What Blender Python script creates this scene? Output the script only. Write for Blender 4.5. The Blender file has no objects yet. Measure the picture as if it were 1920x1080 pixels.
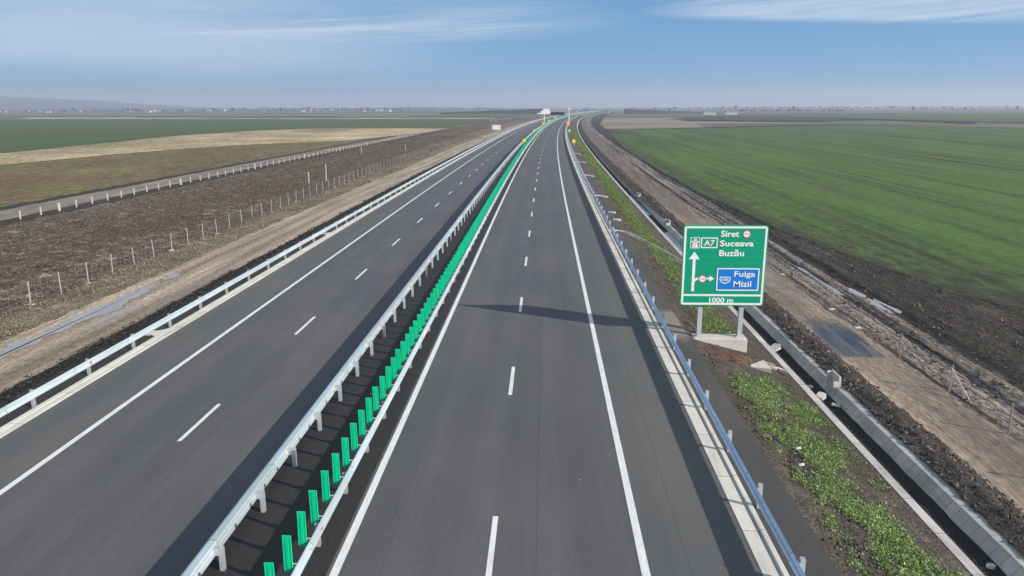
import bpy, math, random
import numpy as np
from mathutils import Matrix, Vector

scene = bpy.context.scene
COL = scene.collection
random.seed(7)
R = math.radians

# ------------------------------------------------------------------ camera
cd = bpy.data.cameras.new("camera"); cam = bpy.data.objects.new("camera", cd); COL.objects.link(cam)
cd.sensor_width = 36.0; cd.lens = 1400.0 / 1920.0 * 36.0; cd.clip_start = 0.1; cd.clip_end = 60000
cr = Vector((0.9990947119793341, 0.04244160877842389, -0.002909697446598095))
cu = Vector((-0.00722117611976813, 0.23659904935488657, 0.9715805393583238))
cf = Vector((-0.04192387279795149, 0.9706799676972133, -0.23669133740159992))
m3 = Matrix((cr, cu, -cf)).transposed()
cam.matrix_world = Matrix.Translation((0, 0, 11.0)) @ m3.to_4x4()
scene.camera = cam

# ------------------------------------------------------------------ sun, sky, exposure
SUNV = Vector((2.12, -1.0, 1.0)).normalized()            # towards the sun
SUN_EL = math.asin(SUNV.z); SUN_ROT = math.atan2(SUNV.x, SUNV.y)
sl = bpy.data.lights.new("sun", 'SUN'); sl.energy = 5.0; sl.angle = R(0.55); sl.color = (1.0, 0.91, 0.79)
so = bpy.data.objects.new("sun", sl); COL.objects.link(so)
so.rotation_euler = (-SUNV).to_track_quat('-Z', 'Y').to_euler(); so.location = (80, -60, 60)

world = bpy.data.worlds.new("World"); scene.world = world; world.use_nodes = True
wt = world.node_tree
for n in list(wt.nodes): wt.nodes.remove(n)
def wn(t, **k):
    n = wt.nodes.new(t)
    for a, v in k.items(): setattr(n, a, v)
    return n
def wmath(op, a, b=None, c=None):
    n = wn('ShaderNodeMath', operation=op)
    for i, v in enumerate((a, b, c)):
        if v is None: continue
        if isinstance(v, (int, float)): n.inputs[i].default_value = v
        else: wt.links.new(v, n.inputs[i])
    return n.outputs[0]
def wrange(v, a, b, lo=0.0, hi=1.0, smooth=True):
    n = wn('ShaderNodeMapRange', interpolation_type='SMOOTHSTEP' if smooth else 'LINEAR')
    wt.links.new(v, n.inputs[0])
    for i, q in zip((1, 2, 3, 4), (a, b, lo, hi)): n.inputs[i].default_value = q
    return n.outputs[0]
tc = wn('ShaderNodeTexCoord'); sx = wn('ShaderNodeSeparateXYZ'); wt.links.new(tc.outputs['Generated'], sx.inputs[0])
dx, dy, dz = sx.outputs
zc = wmath('MAXIMUM', dz, 0.012)
cx = wn('ShaderNodeCombineXYZ'); wt.links.new(dx, cx.inputs[0]); wt.links.new(dy, cx.inputs[1]); wt.links.new(zc, cx.inputs[2])
sky = wn('ShaderNodeTexSky', sky_type='NISHITA'); sky.sun_disc = False
sky.sun_elevation = SUN_EL; sky.sun_rotation = SUN_ROT; sky.altitude = 100; sky.air_density = 1.0; sky.dust_density = 0.6; sky.ozone_density = 2.0
wt.links.new(cx.outputs[0], sky.inputs[0])
# low winter haze tint towards the horizon, then thin cirrus
def wmix(fac, a, b):
    n = wn('ShaderNodeMix', data_type='RGBA')
    for s, v in ((n.inputs[0], fac), (n.inputs[6], a), (n.inputs[7], b)):
        if isinstance(v, (int, float)): s.default_value = v
        elif isinstance(v, tuple): s.default_value = (*v, 1)
        else: wt.links.new(v, s)
    return n.outputs[2]
SKYHAZE = (1.95, 2.5, 3.35); CIRRUS = (4.9, 5.6, 6.5); DEEP = (0.90, 2.70, 5.0)
elev = wmath('ARCSINE', dz)                               # radians
azim = wmath('ARCTAN2', dx, dy)
DEEPV = wmix(wrange(elev, R(3.0), R(8.0)), DEEP, (0.62, 2.25, 4.55))
deep = wmix(wmath('MULTIPLY', wrange(elev, R(-1), R(1.5)), wrange(elev, R(9), R(40), 1, 0)), sky.outputs[0], DEEPV)
hz = wmath('POWER', wrange(elev, R(0), R(3.0), 1.0, 0.0, True), 1.5)
col = wmix(wmath('MULTIPLY', hz, 0.92), wmix(0.92, sky.outputs[0], deep), SKYHAZE)
def wnoise(a_s, e_s, shear, detail, seed, dist=0.0):
    c = wn('ShaderNodeCombineXYZ')
    wt.links.new(wmath('MULTIPLY', azim, a_s), c.inputs[0])
    e2 = wmath('ADD', elev, wmath('MULTIPLY', azim, shear))
    wt.links.new(wmath('MULTIPLY', e2, e_s), c.inputs[1]); c.inputs[2].default_value = seed
    n = wn('ShaderNodeTexNoise'); n.inputs['Scale'].default_value = 1; n.inputs['Detail'].default_value = detail; n.inputs['Roughness'].default_value = 0.62
    n.inputs['Distortion'].default_value = dist
    wt.links.new(c.outputs[0], n.inputs['Vector']); return n.outputs[0]
n1 = wnoise(2.0, 50, -0.06, 6, 1.7, 0.6); n2 = wnoise(4.5, 130, -0.065, 7, 8.3, 0.4); n3 = wnoise(1.3, 16, -0.05, 4, 4.4)
st = wmath('ADD', wmath('MULTIPLY', n1, 0.6), wmath('MULTIPLY', n2, 0.4))
st = wrange(st, 0.33, 0.64)
# sheet on the left: thick between 4.5 and 8 degrees, thinning towards the right
eL = wmath('ADD', elev, wmath('MULTIPLY', azim, -0.06))
left_m = wmath('MULTIPLY', wrange(azim, R(-8), R(9), 1, 0), wmath('MULTIPLY', wrange(eL, R(4.5), R(5.8)), wrange(eL, R(6.3), R(7.6), 1, 0.35)))
eR = wmath('ADD', elev, wmath('MULTIPLY', azim, 0.058))
right_m = wmath('MULTIPLY', wrange(azim, R(4), R(16)), wrange(eR, R(6.35), R(6.95)))
veil = wmath('MULTIPLY', wrange(azim, R(-26), R(2), 1, 0), wrange(elev, R(0.8), R(3.6)))
cm = wmath('MAXIMUM', wmath('MULTIPLY', left_m, wmath('ADD', wmath('MULTIPLY', st, 0.72), 0.14)), wmath('MULTIPLY', right_m, wmath('ADD', wmath('MULTIPLY', st, 0.72), 0.10)))
cm = wmath('MAXIMUM', cm, wmath('MULTIPLY', veil, wmath('MULTIPLY', wrange(n3, 0.2, 0.65), 0.62)))
col = wmix(cm, col, CIRRUS)
bg = wn('ShaderNodeBackground'); bg.inputs[1].default_value = 0.1
wo = wn('ShaderNodeOutputWorld'); wt.links.new(col, bg.inputs[0]); wt.links.new(bg.outputs[0], wo.inputs[0])

scene.view_settings.view_transform = 'Standard'; scene.view_settings.look = 'None'
scene.view_settings.gamma = 1; scene.view_settings.exposure = 0.42
scene.render.engine = 'CYCLES'
scene.cycles.max_bounces = 5; scene.cycles.volume_bounces = 0
scene.cycles.diffuse_bounces = 3; scene.cycles.glossy_bounces = 3; scene.cycles.transparent_max_bounces = 8

# ------------------------------------------------------------------ helpers
KAP, Y0 = 1.01496817e-4, 64.955                            # the motorway runs straight, then bends right (R = 10 km)
def cen(Y):
    Z = np.maximum(np.asarray(Y, float) - Y0, 0); return KAP * Z * Z / 2
def heading(Y): return -math.atan(KAP * max(Y - Y0, 0))    # rotation about z

def _hash(ix, iy, seed):
    n = (ix.astype(np.int64) * 374761393 + iy.astype(np.int64) * 668265263 + seed * 974711) & 0xffffffff
    n = ((n ^ (n >> 13)) * 1274126177) & 0xffffffff
    return ((n ^ (n >> 16)) & 0xffff) / 65535.0
def vnoise(x, y, seed=0):
    x = np.asarray(x, float); y = np.asarray(y, float); x, y = np.broadcast_arrays(x, y)
    ix = np.floor(x); iy = np.floor(y); fx = x - ix; fy = y - iy
    fx = fx * fx * (3 - 2 * fx); fy = fy * fy * (3 - 2 * fy)
    a = _hash(ix, iy, seed); b = _hash(ix + 1, iy, seed); c = _hash(ix, iy + 1, seed); d = _hash(ix + 1, iy + 1, seed)
    return (a * (1 - fx) + b * fx) * (1 - fy) + (c * (1 - fx) + d * fx) * fy
def fbm(x, y, octs=4, seed=0, gain=0.5):
    s = 0; a = 1; t = 0
    for k in range(octs):
        s = s + a * (vnoise(x * 2 ** k, y * 2 ** k, seed + k * 17) - 0.5); t += a; a *= gain
    return s / t * 2

def mesh_np(name, V, F, mat=None, smooth=True, attr=None):
    me = bpy.data.meshes.new(name)
    V = np.asarray(V, np.float32); F = np.asarray(F, np.int32)
    me.vertices.add(len(V)); me.vertices.foreach_set('co', V.ravel())
    k = F.shape[1]
    me.loops.add(F.size); me.loops.foreach_set('vertex_index', F.ravel())
    me.polygons.add(len(F)); me.polygons.foreach_set('loop_start', np.arange(0, F.size, k, dtype=np.int32))
    me.polygons.foreach_set('loop_total', np.full(len(F), k, np.int32))
    me.polygons.foreach_set('use_smooth', np.full(len(F), smooth))
    if attr is not None:
        a = me.attributes.new('rc', 'FLOAT_VECTOR', 'POINT'); a.data.foreach_set('vector', np.asarray(attr, np.float32).ravel())
    me.update(calc_edges=True); me.validate()
    if mat: me.materials.append(mat)
    return me
def link(name, me, parent=None):
    o = bpy.data.objects.new(name, me); COL.objects.link(o)
    if parent: o.parent = parent
    return o
def tag(o, label=None, cat=None, group=None, kind=None):
    for k, v in (('label', label), ('category', cat), ('group', group), ('kind', kind)):
        if v: o[k] = v
    return o
def empty(name, loc, label, cat, group=None, rz=0):
    o = bpy.data.objects.new(name, None); COL.objects.link(o); o.location = loc; o.rotation_euler = (0, 0, rz)
    o.empty_display_size = 0.3
    return tag(o, label, cat, group)

class MB:
    """collects verts/faces of one mesh"""
    def __init__(s): s.v = []; s.f = []
    def add(s, V, F):
        b = len(s.v); s.v += [tuple(p) for p in V]; s.f += [tuple(i + b for i in q) for q in F]; return s
    def box(s, x0, x1, y0, y1, z0, z1, ch=0.0):
        if ch <= 0:
            return s.add([(x0,y0,z0),(x1,y0,z0),(x1,y1,z0),(x0,y1,z0),(x0,y0,z1),(x1,y0,z1),(x1,y1,z1),(x0,y1,z1)],
                         [(0,3,2,1),(4,5,6,7),(0,1,5,4),(1,2,6,5),(2,3,7,6),(3,0,4,7)])
        c = ch
        P = []
        for z, i in ((z0, 0), (z1 - c, 0), (z1, c)):
            P += [(x0+i+c*0,y0+i,z),(x1-i,y0+i,z),(x1-i,y1-i,z),(x0+i,y1-i,z)]
        F = [(0,3,2,1),(8,9,10,11)]
        for r in (0, 4):
            for k in range(4): F.append((r+k, r+(k+1)%4, r+4+(k+1)%4, r+4+k))
        return s.add(P, F)
    def prism(s, poly, axis, a, b):
        """poly of 2-D points extruded along axis from a to b"""
        n = len(poly)
        def P(u, v, w): return {'x': (w, u, v), 'y': (u, w, v), 'z': (u, v, w)}[axis]
        V = [P(u, v, a) for u, v in poly] + [P(u, v, b) for u, v in poly]
        F = [tuple(range(n))[::-1], tuple(range(n, 2*n))] + [(i, (i+1)%n, n+(i+1)%n, n+i) for i in range(n)]
        return s.add(V, F)
    def tube(s, p0, p1, r0, r1=None, n=8):
        r1 = r0 if r1 is None else r1
        p0 = Vector(p0); p1 = Vector(p1); d = (p1 - p0).normalized(); a = d.orthogonal().normalized(); b = d.cross(a)
        V = []
        for p, r in ((p0, r0), (p1, r1)):
            for k in range(n):
                t = 2*math.pi*k/n; V.append(p + (a*math.cos(t) + b*math.sin(t))*r)
        F = [(k, (k+1)%n, n+(k+1)%n, n+k) for k in range(n)] + [tuple(range(n))[::-1], tuple(range(n, 2*n))]
        return s.add(V, F)
    def mesh(s, name, mat, smooth=False):
        me = bpy.data.meshes.new(name); me.from_pydata(s.v, [], s.f); me.update()
        if mat: me.materials.append(mat)
        if smooth: me.polygons.foreach_set('use_smooth', [True]*len(me.polygons))
        import bmesh
        bm = bmesh.new(); bm.from_mesh(me); bmesh.ops.recalc_face_normals(bm, faces=bm.faces); bm.to_mesh(me); bm.free()
        return me
    def build(s, name, mat, parent=None, smooth=False): return link(name, s.mesh(name, mat, smooth), parent)

# ------------------------------------------------------------------ materials
class NT:
    def __init__(s, name, rough=0.9, metal=0.0, spec=0.3):
        s.m = bpy.data.materials.new(name); s.m.use_nodes = True; s.t = s.m.node_tree
        s.b = s.t.nodes['Principled BSDF']; s.b.inputs['Roughness'].default_value = rough; s.b.inputs['Metallic'].default_value = metal
        s.b.inputs['Specular IOR Level'].default_value = spec
        s.rc = None
    def n(s, t, **k):
        n = s.t.nodes.new(t)
        for a, v in k.items(): setattr(n, a, v)
        return n
    def put(s, sock, v):
        if isinstance(v, (int, float)): sock.default_value = v
        elif isinstance(v, (tuple, list)): sock.default_value = (*v, 1) if len(v) == 3 and len(sock.default_value) == 4 else v
        else: s.t.links.new(v, sock)
    def coords(s, attr=True):
        if attr: n = s.n('ShaderNodeAttribute', attribute_name='rc'); return n.outputs['Vector']
        return s.n('ShaderNodeTexCoord').outputs['Object']
    def noise(s, vec, sc=(1,1,1), detail=4, rough=0.55, loc=(0,0,0), rot=0.0, dist=0.0):
        mp = s.n('ShaderNodeMapping'); mp.inputs['Scale'].default_value = sc; mp.inputs['Location'].default_value = loc; mp.inputs['Rotation'].default_value = (0, 0, rot)
        s.t.links.new(vec, mp.inputs[0])
        t = s.n('ShaderNodeTexNoise'); t.inputs['Scale'].default_value = 1; t.inputs['Detail'].default_value = detail; t.inputs['Roughness'].default_value = rough; t.inputs['Distortion'].default_value = dist
        s.t.links.new(mp.outputs[0], t.inputs['Vector']); return t.outputs['Fac']
    def rng(s, v, a, b, lo=0.0, hi=1.0):
        n = s.n('ShaderNodeMapRange'); s.put(n.inputs[0], v)
        for i, q in zip((1,2,3,4), (a,b,lo,hi)): n.inputs[i].default_value = q
        return n.outputs[0]
    def math(s, op, a, b=0.0):
        n = s.n('ShaderNodeMath', operation=op); s.put(n.inputs[0], a); s.put(n.inputs[1], b); return n.outputs[0]
    def mix(s, f, a, b, mode='MIX'):
        n = s.n('ShaderNodeMix', data_type='RGBA', blend_type=mode); s.put(n.inputs[0], f); s.put(n.inputs[6], a); s.put(n.inputs[7], b); return n.outputs[2]
    def ramp(s, f, stops):
        n = s.n('ShaderNodeValToRGB'); s.put(n.inputs[0], f); e = n.color_ramp.elements
        while len(e) < len(stops): e.new(0.5)
        for q, (p, c) in zip(e, stops): q.position = p; q.color = (*c, 1)
        return n.outputs[0]
    def bump(s, h, strength=0.5, dist=0.05):
        n = s.n('ShaderNodeBump'); n.inputs['Strength'].default_value = strength; n.inputs['Distance'].default_value = dist
        s.put(n.inputs['Height'], h); s.t.links.new(n.outputs[0], s.b.inputs['Normal'])
    def color(s, c): s.put(s.b.inputs['Base Color'], c); return s
    def sepx(s, vec):
        n = s.n('ShaderNodeSeparateXYZ'); s.t.links.new(vec, n.inputs[0]); return n.outputs

def soil(name, cols, big=(0.15,0.05,1), mid=(1.5,0.8,1), fine=(9,7,1), bump=0.8, bd=0.06, contrast=(0.3,0.7), rough=0.95, rot=0.0, extra=None, fine_amt=0.75, attr=True):
    """three-scale earth: cols = dark, mid, light and an odd tint"""
    t = NT(name, rough, 0, 0.2); v = t.coords(attr)
    a = t.noise(v, mid, 6, 0.62, rot=rot); b = t.noise(v, big, 4, 0.55, (3,9,0), rot=rot); f = t.noise(v, fine, 5, 0.65, (1,2,0), rot=rot)
    fac = t.math('ADD', t.math('MULTIPLY', a, 0.55), t.math('MULTIPLY', f, 0.45))
    base = t.ramp(t.rng(fac, *contrast), [(0.0, cols[0]), (0.5, cols[1]), (1.0, cols[2])])
    c = t.mix(t.rng(b, 0.42, 0.66, 0, 0.75), base, t.mix(0.6, base, cols[3]))
    sp = t.math('MULTIPLY', t.rng(f, 0.34, 0.66, 1 - fine_amt * 0.62, 1 + fine_amt * 0.55), t.rng(b, 0.32, 0.68, 1.28, 0.74))
    hh = t.n('ShaderNodeHueSaturation'); t.put(hh.inputs['Value'], sp); t.put(hh.inputs['Color'], c); c = hh.outputs[0]
    if extra: c = extra(t, v, c)
    t.color(c); t.bump(t.math('ADD', t.math('MULTIPLY', a, 0.6), f), bump, bd)
    return t.m

def sand_spot(t, v, c):
    o = t.sepx(v); d = t.math('ADD', t.math('POWER', t.math('DIVIDE', t.math('SUBTRACT', o[0], 6.75), 0.9), 2.0), t.math('POWER', t.math('DIVIDE', t.math('SUBTRACT', o[1], 37.6), 2.9), 2.0))
    w = t.noise(v, (2.0, 1.1, 1), 5, 0.65, (2, 5, 0)); d = t.math('ADD', d, t.math('MULTIPLY', t.math('SUBTRACT', w, 0.5), 1.8))
    return t.mix(t.rng(d, 1.2, 0.4, 0, 0.85), c, (0.24, 0.21, 0.18))
def asphalt(name, lo, hi, warm, patch=1.0, spot=None):
    t = NT(name, 0.82, 0, 0.35); v = t.coords()
    grain = t.noise(v, (38, 30, 1), 3, 0.7); streak = t.noise(v, (2.4, 0.035, 1), 4, 0.6); blot = t.noise(v, (0.35, 0.10, 1), 4, 0.6, (7, 1, 0)); fines = t.noise(v, (7, 0.12, 1), 3, 0.6, (2, 0, 0))
    f = t.math('ADD', t.math('MULTIPLY', streak, 0.42), t.math('ADD', t.math('MULTIPLY', blot, 0.48), t.math('MULTIPLY', fines, 0.10)))
    c = t.mix(t.rng(f, 0.32, 0.68), lo, hi)
    c = t.mix(t.rng(blot, 0.45, 0.7, 0, patch * 0.7), c, warm)
    mott = t.noise(v, (7, 5, 1), 4, 0.75, (6, 6, 0)); c = t.mix(t.rng(mott, 0.35, 0.65, 0.16, 0.0), c, tuple(q * 0.45 for q in lo)); c = t.mix(t.rng(mott, 0.55, 0.8, 0.0, 0.16), c, (0.2, 0.2, 0.2))
    u = t.sepx(v)[0]; wob = t.noise(v, (0.0, 0.02, 1), 3, 0.5, (1, 3, 0)); uu = t.math('ADD', u, t.math('MULTIPLY', wob, 0.5))
    tracks = t.math('MULTIPLY', t.rng(t.math('SINE', t.math('MULTIPLY', uu, 3.35)), -1, 1, 0.955, 1.045), t.rng(grain, 0.3, 0.7, 0.74, 1.26))
    seam = t.math('LESS_THAN', t.math('ABSOLUTE', t.math('SUBTRACT', t.math('FRACT', t.math('DIVIDE', t.math('ADD', u, 20.92), 3.78)), 0.5)), 0.004)
    hs = t.n('ShaderNodeHueSaturation'); t.put(hs.inputs['Value'], tracks); t.put(hs.inputs['Color'], t.mix(t.math('MULTIPLY', seam, 0.35), c, (0.03, 0.03, 0.03)))
    c = hs.outputs[0]
    sc = t.noise(v, (4, 0.9, 1), 4, 0.6, (4, 4, 0)); c = t.mix(t.rng(sc, 0.68, 0.80, 0, 0.30), c, (0.2, 0.2, 0.19))
    dk = t.noise(v, (1.1, 0.05, 1), 5, 0.65, (9, 4, 0)); c = t.mix(t.rng(dk, 0.58, 0.78, 0, 0.22), c, tuple(q * 0.6 for q in lo))
    vo = t.n('ShaderNodeTexVoronoi'); vo.inputs['Scale'].default_value = 0.75; t.t.links.new(v, vo.inputs['Vector'])
    wr = t.n('ShaderNodeSeparateColor'); t.t.links.new(vo.outputs['Color'], wr.inputs[0])
    rad = t.rng(wr.outputs[0], 0.6, 1.0, 0.0, 0.055); c = t.mix(t.math('MULTIPLY', t.math('LESS_THAN', vo.outputs['Distance'], rad), 0.5), c, (0.34, 0.34, 0.34))
    if spot: c = spot(t, v, c)
    t.color(c); t.bump(grain, 0.25, 0.01); return t.m

M = {}
M['asphalt'] = asphalt('carriageway_asphalt', (0.080, 0.081, 0.088), (0.112, 0.112, 0.119), (0.118, 0.114, 0.108))
M['shoulder'] = asphalt('shoulder_asphalt', (0.092, 0.094, 0.093), (0.116, 0.118, 0.116), (0.126, 0.122, 0.112))
M['berm_dark'] = asphalt('dark_berm_asphalt', (0.024, 0.022, 0.021), (0.036, 0.033, 0.031), (0.055, 0.048, 0.043))
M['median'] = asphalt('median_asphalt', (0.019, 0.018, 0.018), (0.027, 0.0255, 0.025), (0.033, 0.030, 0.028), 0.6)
M['berm'] = asphalt('berm_asphalt', (0.055, 0.054, 0.054), (0.082, 0.079, 0.076), (0.11, 0.098, 0.088), 1.0, sand_spot)
def paint():
    t = NT('road_paint', 0.6, 0, 0.4); v = t.coords()
    w = t.noise(v, (6, 1.5, 1), 5, 0.65); g = t.noise(v, (40, 40, 1), 2, 0.6, (3, 1, 0))
    t.color(t.mix(t.rng(w, 0.33, 0.62, 0.45, 0), t.mix(t.rng(g, 0.3, 0.7), (0.68, 0.68, 0.67), (0.82, 0.82, 0.81)), (0.44, 0.43, 0.41)))
    return t.m
M['paint'] = paint()
def concrete(name, c0, c1, stain, joint=None, attr=True):
    t = NT(name, 0.85, 0, 0.3); v = t.coords(attr)
    a = t.noise(v, (1.1, 0.6, 1), 6, 0.62); f = t.noise(v, (16, 14, 10), 4, 0.6, (3, 3, 0)); s = t.noise(v, (3.0, 0.35, 2), 5, 0.65, (5, 2, 0))
    c = t.mix(t.rng(a, 0.3, 0.7), c0, c1); c = t.mix(t.rng(s, 0.5, 0.75, 0, 0.7), c, stain)
    c = t.mix(t.rng(f, 0.58, 0.75, 0, 0.35), c, stain)
    if joint:
        y = t.sepx(v)[1]
        fr = t.math('FRACT', t.math('DIVIDE', y, joint)); ln = t.math('LESS_THAN', fr, 0.035 / joint)
        c = t.mix(t.math('MULTIPLY', ln, 0.45 if joint < 1 else 0.7), c, tuple(q * 0.45 for q in stain))
        wn_ = t.n('ShaderNodeTexWhiteNoise', noise_dimensions='1D'); t.put(wn_.inputs['W'], t.math('FLOOR', t.math('DIVIDE', y, joint)))
        hs = t.n('ShaderNodeHueSaturation'); t.put(hs.inputs['Value'], t.rng(wn_.outputs[0], 0, 1, 0.90, 1.08)); t.put(hs.inputs['Color'], c); c = hs.outputs[0]
    t.color(c); t.bump(f, 0.25, 0.01); return t.m
M['kerb'] = concrete('gutter_concrete', (0.54, 0.52, 0.47), (0.64, 0.62, 0.56), (0.30, 0.28, 0.25), 3.0)
M['slab'] = concrete('channel_concrete', (0.33, 0.32, 0.30), (0.44, 0.43, 0.40), (0.20, 0.185, 0.165), 0.5)
M['coping'] = concrete('coping_concrete', (0.44, 0.42, 0.40), (0.56, 0.53, 0.50), (0.20, 0.17, 0.15), 2.0)
M['conc'] = concrete('cast_concrete', (0.50, 0.48, 0.44), (0.60, 0.58, 0.54), (0.36, 0.33, 0.29), None, False)
def galv(name='galvanised_steel', base=(0.56, 0.60, 0.64), metal=0.55, rough=0.42, laps=False):
    t = NT(name, rough, metal, 0.5); v = t.coords(False)
    a = t.noise(v, (2.0, 0.5, 2.0), 5, 0.6); f = t.noise(v, (20, 20, 20), 3, 0.6)
    c = t.mix(t.rng(a, 0.3, 0.7), tuple(q * 0.9 for q in base), tuple(min(1, q * 1.12) for q in base))
    if laps:
        q = t.coords(True); y = t.sepx(q)[1]; ln = t.math('LESS_THAN', t.math('FRACT', t.math('DIVIDE', y, 4.0)), 0.007)
        tn = t.n('ShaderNodeTexWhiteNoise', noise_dimensions='1D'); t.put(tn.inputs['W'], t.math('FLOOR', t.math('DIVIDE', y, 4.0)))
        hs = t.n('ShaderNodeHueSaturation'); t.put(hs.inputs['Value'], t.rng(tn.outputs[0], 0, 1, 0.88, 1.06)); t.put(hs.inputs['Color'], t.mix(t.math('MULTIPLY', ln, 0.7), c, (0.12, 0.12, 0.12))); c = hs.outputs[0]
        d = t.noise(q, (3, 0.5, 5), 5, 0.65, (4, 1, 0)); c = t.mix(t.rng(d, 0.52, 0.75, 0, 0.45), c, (0.36, 0.34, 0.31))
    t.color(c); t.put(t.b.inputs['Roughness'], t.rng(f, 0.3, 0.7, rough - 0.06, rough + 0.1)); return t.m
M['steel'] = galv('galvanised_rail', (0.53, 0.62, 0.66), 0.40, 0.42, True)
M['steel_sky_tint'] = galv('sky_tinted_rail', (0.50, 0.61, 0.74), 0.85, 0.36, True)  # blue sky reflection on the shaded rail face, put into the base colour
M['steel_post'] = galv('galvanised_post', (0.50, 0.53, 0.56), 0.4, 0.5)
def plain(name, c, rough=0.6, metal=0.0, var=0.1, spec=0.4):
    t = NT(name, rough, metal, spec); v = t.coords(False); a = t.noise(v, (1.3, 1.3, 1.3), 5, 0.6)
    t.color(t.mix(t.rng(a, 0.3, 0.7), tuple(q * (1 - var) for q in c), tuple(q * (1 + var) for q in c))); return t.m
M['green_plastic'] = plain('green_plastic', (0.0, 0.53, 0.265), 0.55, 0, 0.10, 0.25)
M['red'] = plain('red_reflector', (0.6, 0.02, 0.04), 0.3)
M['yellow'] = plain('yellow_sheeting', (0.80, 0.70, 0.02), 0.5)
M['orange'] = plain('orange_sheeting', (0.80, 0.36, 0.03), 0.5)
M['white'] = plain('white_sheeting', (0.78, 0.80, 0.79), 0.45, 0, 0.04)
M['dark'] = plain('dark_display', (0.012, 0.013, 0.018), 0.5)
M['sign_grey'] = plain('sign_back', (0.42, 0.44, 0.46), 0.45, 0.5)
M['blue_sign'] = plain('blue_sheeting', (0.0, 0.175, 0.62), 0.5, 0, 0.04)
M['post_conc'] = plain('post_concrete', (0.52, 0.50, 0.47), 0.85, 0, 0.15)
M['post_grey'] = plain('post_grey', (0.24, 0.23, 0.22), 0.8, 0, 0.15)
M['post_grey2'] = plain('post_pale_grey', (0.42, 0.40, 0.38), 0.8, 0, 0.15)
M['wire'] = plain('wire', (0.30, 0.30, 0.30), 0.6, 0.4)
M['bank'] = soil('dark_bank_soil', [(0.022,0.019,0.017),(0.055,0.047,0.041),(0.15,0.13,0.115),(0.05,0.045,0.04)], (0.4,0.3,1), (3,2.2,1), (14,12,1), 1.0, 0.12)
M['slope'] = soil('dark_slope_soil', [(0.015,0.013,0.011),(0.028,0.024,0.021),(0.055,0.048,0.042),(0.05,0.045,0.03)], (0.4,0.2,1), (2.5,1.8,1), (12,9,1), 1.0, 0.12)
M['verge'] = soil('verge_soil', [(0.034,0.028,0.023),(0.072,0.060,0.050),(0.15,0.13,0.11),(0.085,0.085,0.05)], (0.3,0.12,1), (2.2,1.4,1), (11,9,1), 1.0, 0.08)
def wet_extra(t, v, c):
    """wet, dark stretch of the track with a sharp near end; farther off the track is dark mud all over"""
    o = t.sepx(v); w = t.noise(v, (1.1, 0.30, 1), 5, 0.62, (2, 5, 0)); w2 = t.noise(v, (2.4, 0.16, 1), 4, 0.6, (6, 1, 0))
    side = t.math('ABSOLUTE', t.math('SUBTRACT', o[0], t.math('ADD', 15.0, t.math('MULTIPLY', o[1], 0.037))))
    k = t.math('MULTIPLY', t.rng(t.math('ADD', side, t.math('MULTIPLY', t.math('SUBTRACT', w, 0.5), 1.6)), 1.45, 1.0), t.math('MULTIPLY', t.rng(t.math('ADD', o[1], t.math('MULTIPLY', w, 0.5)), 37.2, 37.6), t.rng(t.math('ADD', o[1], t.math('MULTIPLY', w, 5.0)), 47.5, 44.5)))
    t.put(t.b.inputs['Roughness'], t.rng(k, 0, 1, 0.95, 0.30))
    c = t.mix(t.math('MULTIPLY', k, t.rng(w2, 0.35, 0.6, 0.7, 1.0)), c, t.mix(t.rng(w2, 0.45, 0.6), (0.05, 0.052, 0.066), (0.017, 0.019, 0.030)))
    far = t.rng(t.math('ADD', o[1], t.math('MULTIPLY', w, 40.0)), 92, 135)
    return t.mix(t.math('MULTIPLY', far, t.rng(w2, 0.35, 0.62, 0.95, 0.35)), c, (0.082, 0.071, 0.064))
M['track'] = soil('tan_track_earth', [(0.16,0.122,0.09),(0.255,0.20,0.152),(0.34,0.285,0.225),(0.20,0.165,0.135)], (0.5,0.05,1), (3.2,0.22,1), (9,1.6,1), 0.45, 0.03, fine_amt=0.5, contrast=(0.32,0.68), extra=wet_extra)
def mud_extra(t, v, c):
    """wet black wheel ruts running along, pale dry ridges between"""
    o = t.sepx(v); bend = t.noise(v, (0.12, 0.018, 1), 3, 0.5, (3, 3, 0)); w = t.noise(v, (1.4, 0.5, 1), 5, 0.65, (7, 2, 0))
    cb = t.n('ShaderNodeCombineXYZ'); t.put(cb.inputs[0], t.math('ADD', t.math('MULTIPLY', o[0], 2.6), t.math('MULTIPLY', bend, 7.0))); t.put(cb.inputs[1], t.math('MULTIPLY', o[1], 0.035))
    r = t.noise(cb.outputs[0], (1, 1, 1), 3, 0.55, (0, 0, 0)); rr = t.math('ADD', r, t.math('MULTIPLY', t.math('SUBTRACT', w, 0.5), 0.22))
    c = t.mix(t.rng(rr, 0.46, 0.34, 0, 0.92), c, (0.026, 0.022, 0.020)); c = t.mix(t.rng(rr, 0.60, 0.70, 0, 0.6), c, (0.36, 0.325, 0.28))
    k = t.math('ABSOLUTE', t.math('SUBTRACT', t.math('ADD', o[0], t.math('MULTIPLY', t.math('SUBTRACT', w, 0.5), 0.9)), 22.35))
    return t.mix(t.rng(k, 0.62, 0.25, 0, 0.9), c, (0.020, 0.017, 0.016))
M['mud'] = soil('rutted_mud', [(0.06,0.050,0.043),(0.20,0.168,0.142),(0.36,0.315,0.27),(0.15,0.13,0.115)], (0.6,0.03,1), (4.2,0.14,1), (9,2.0,1), 1.0, 0.12, contrast=(0.38,0.64), extra=mud_extra)
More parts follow.
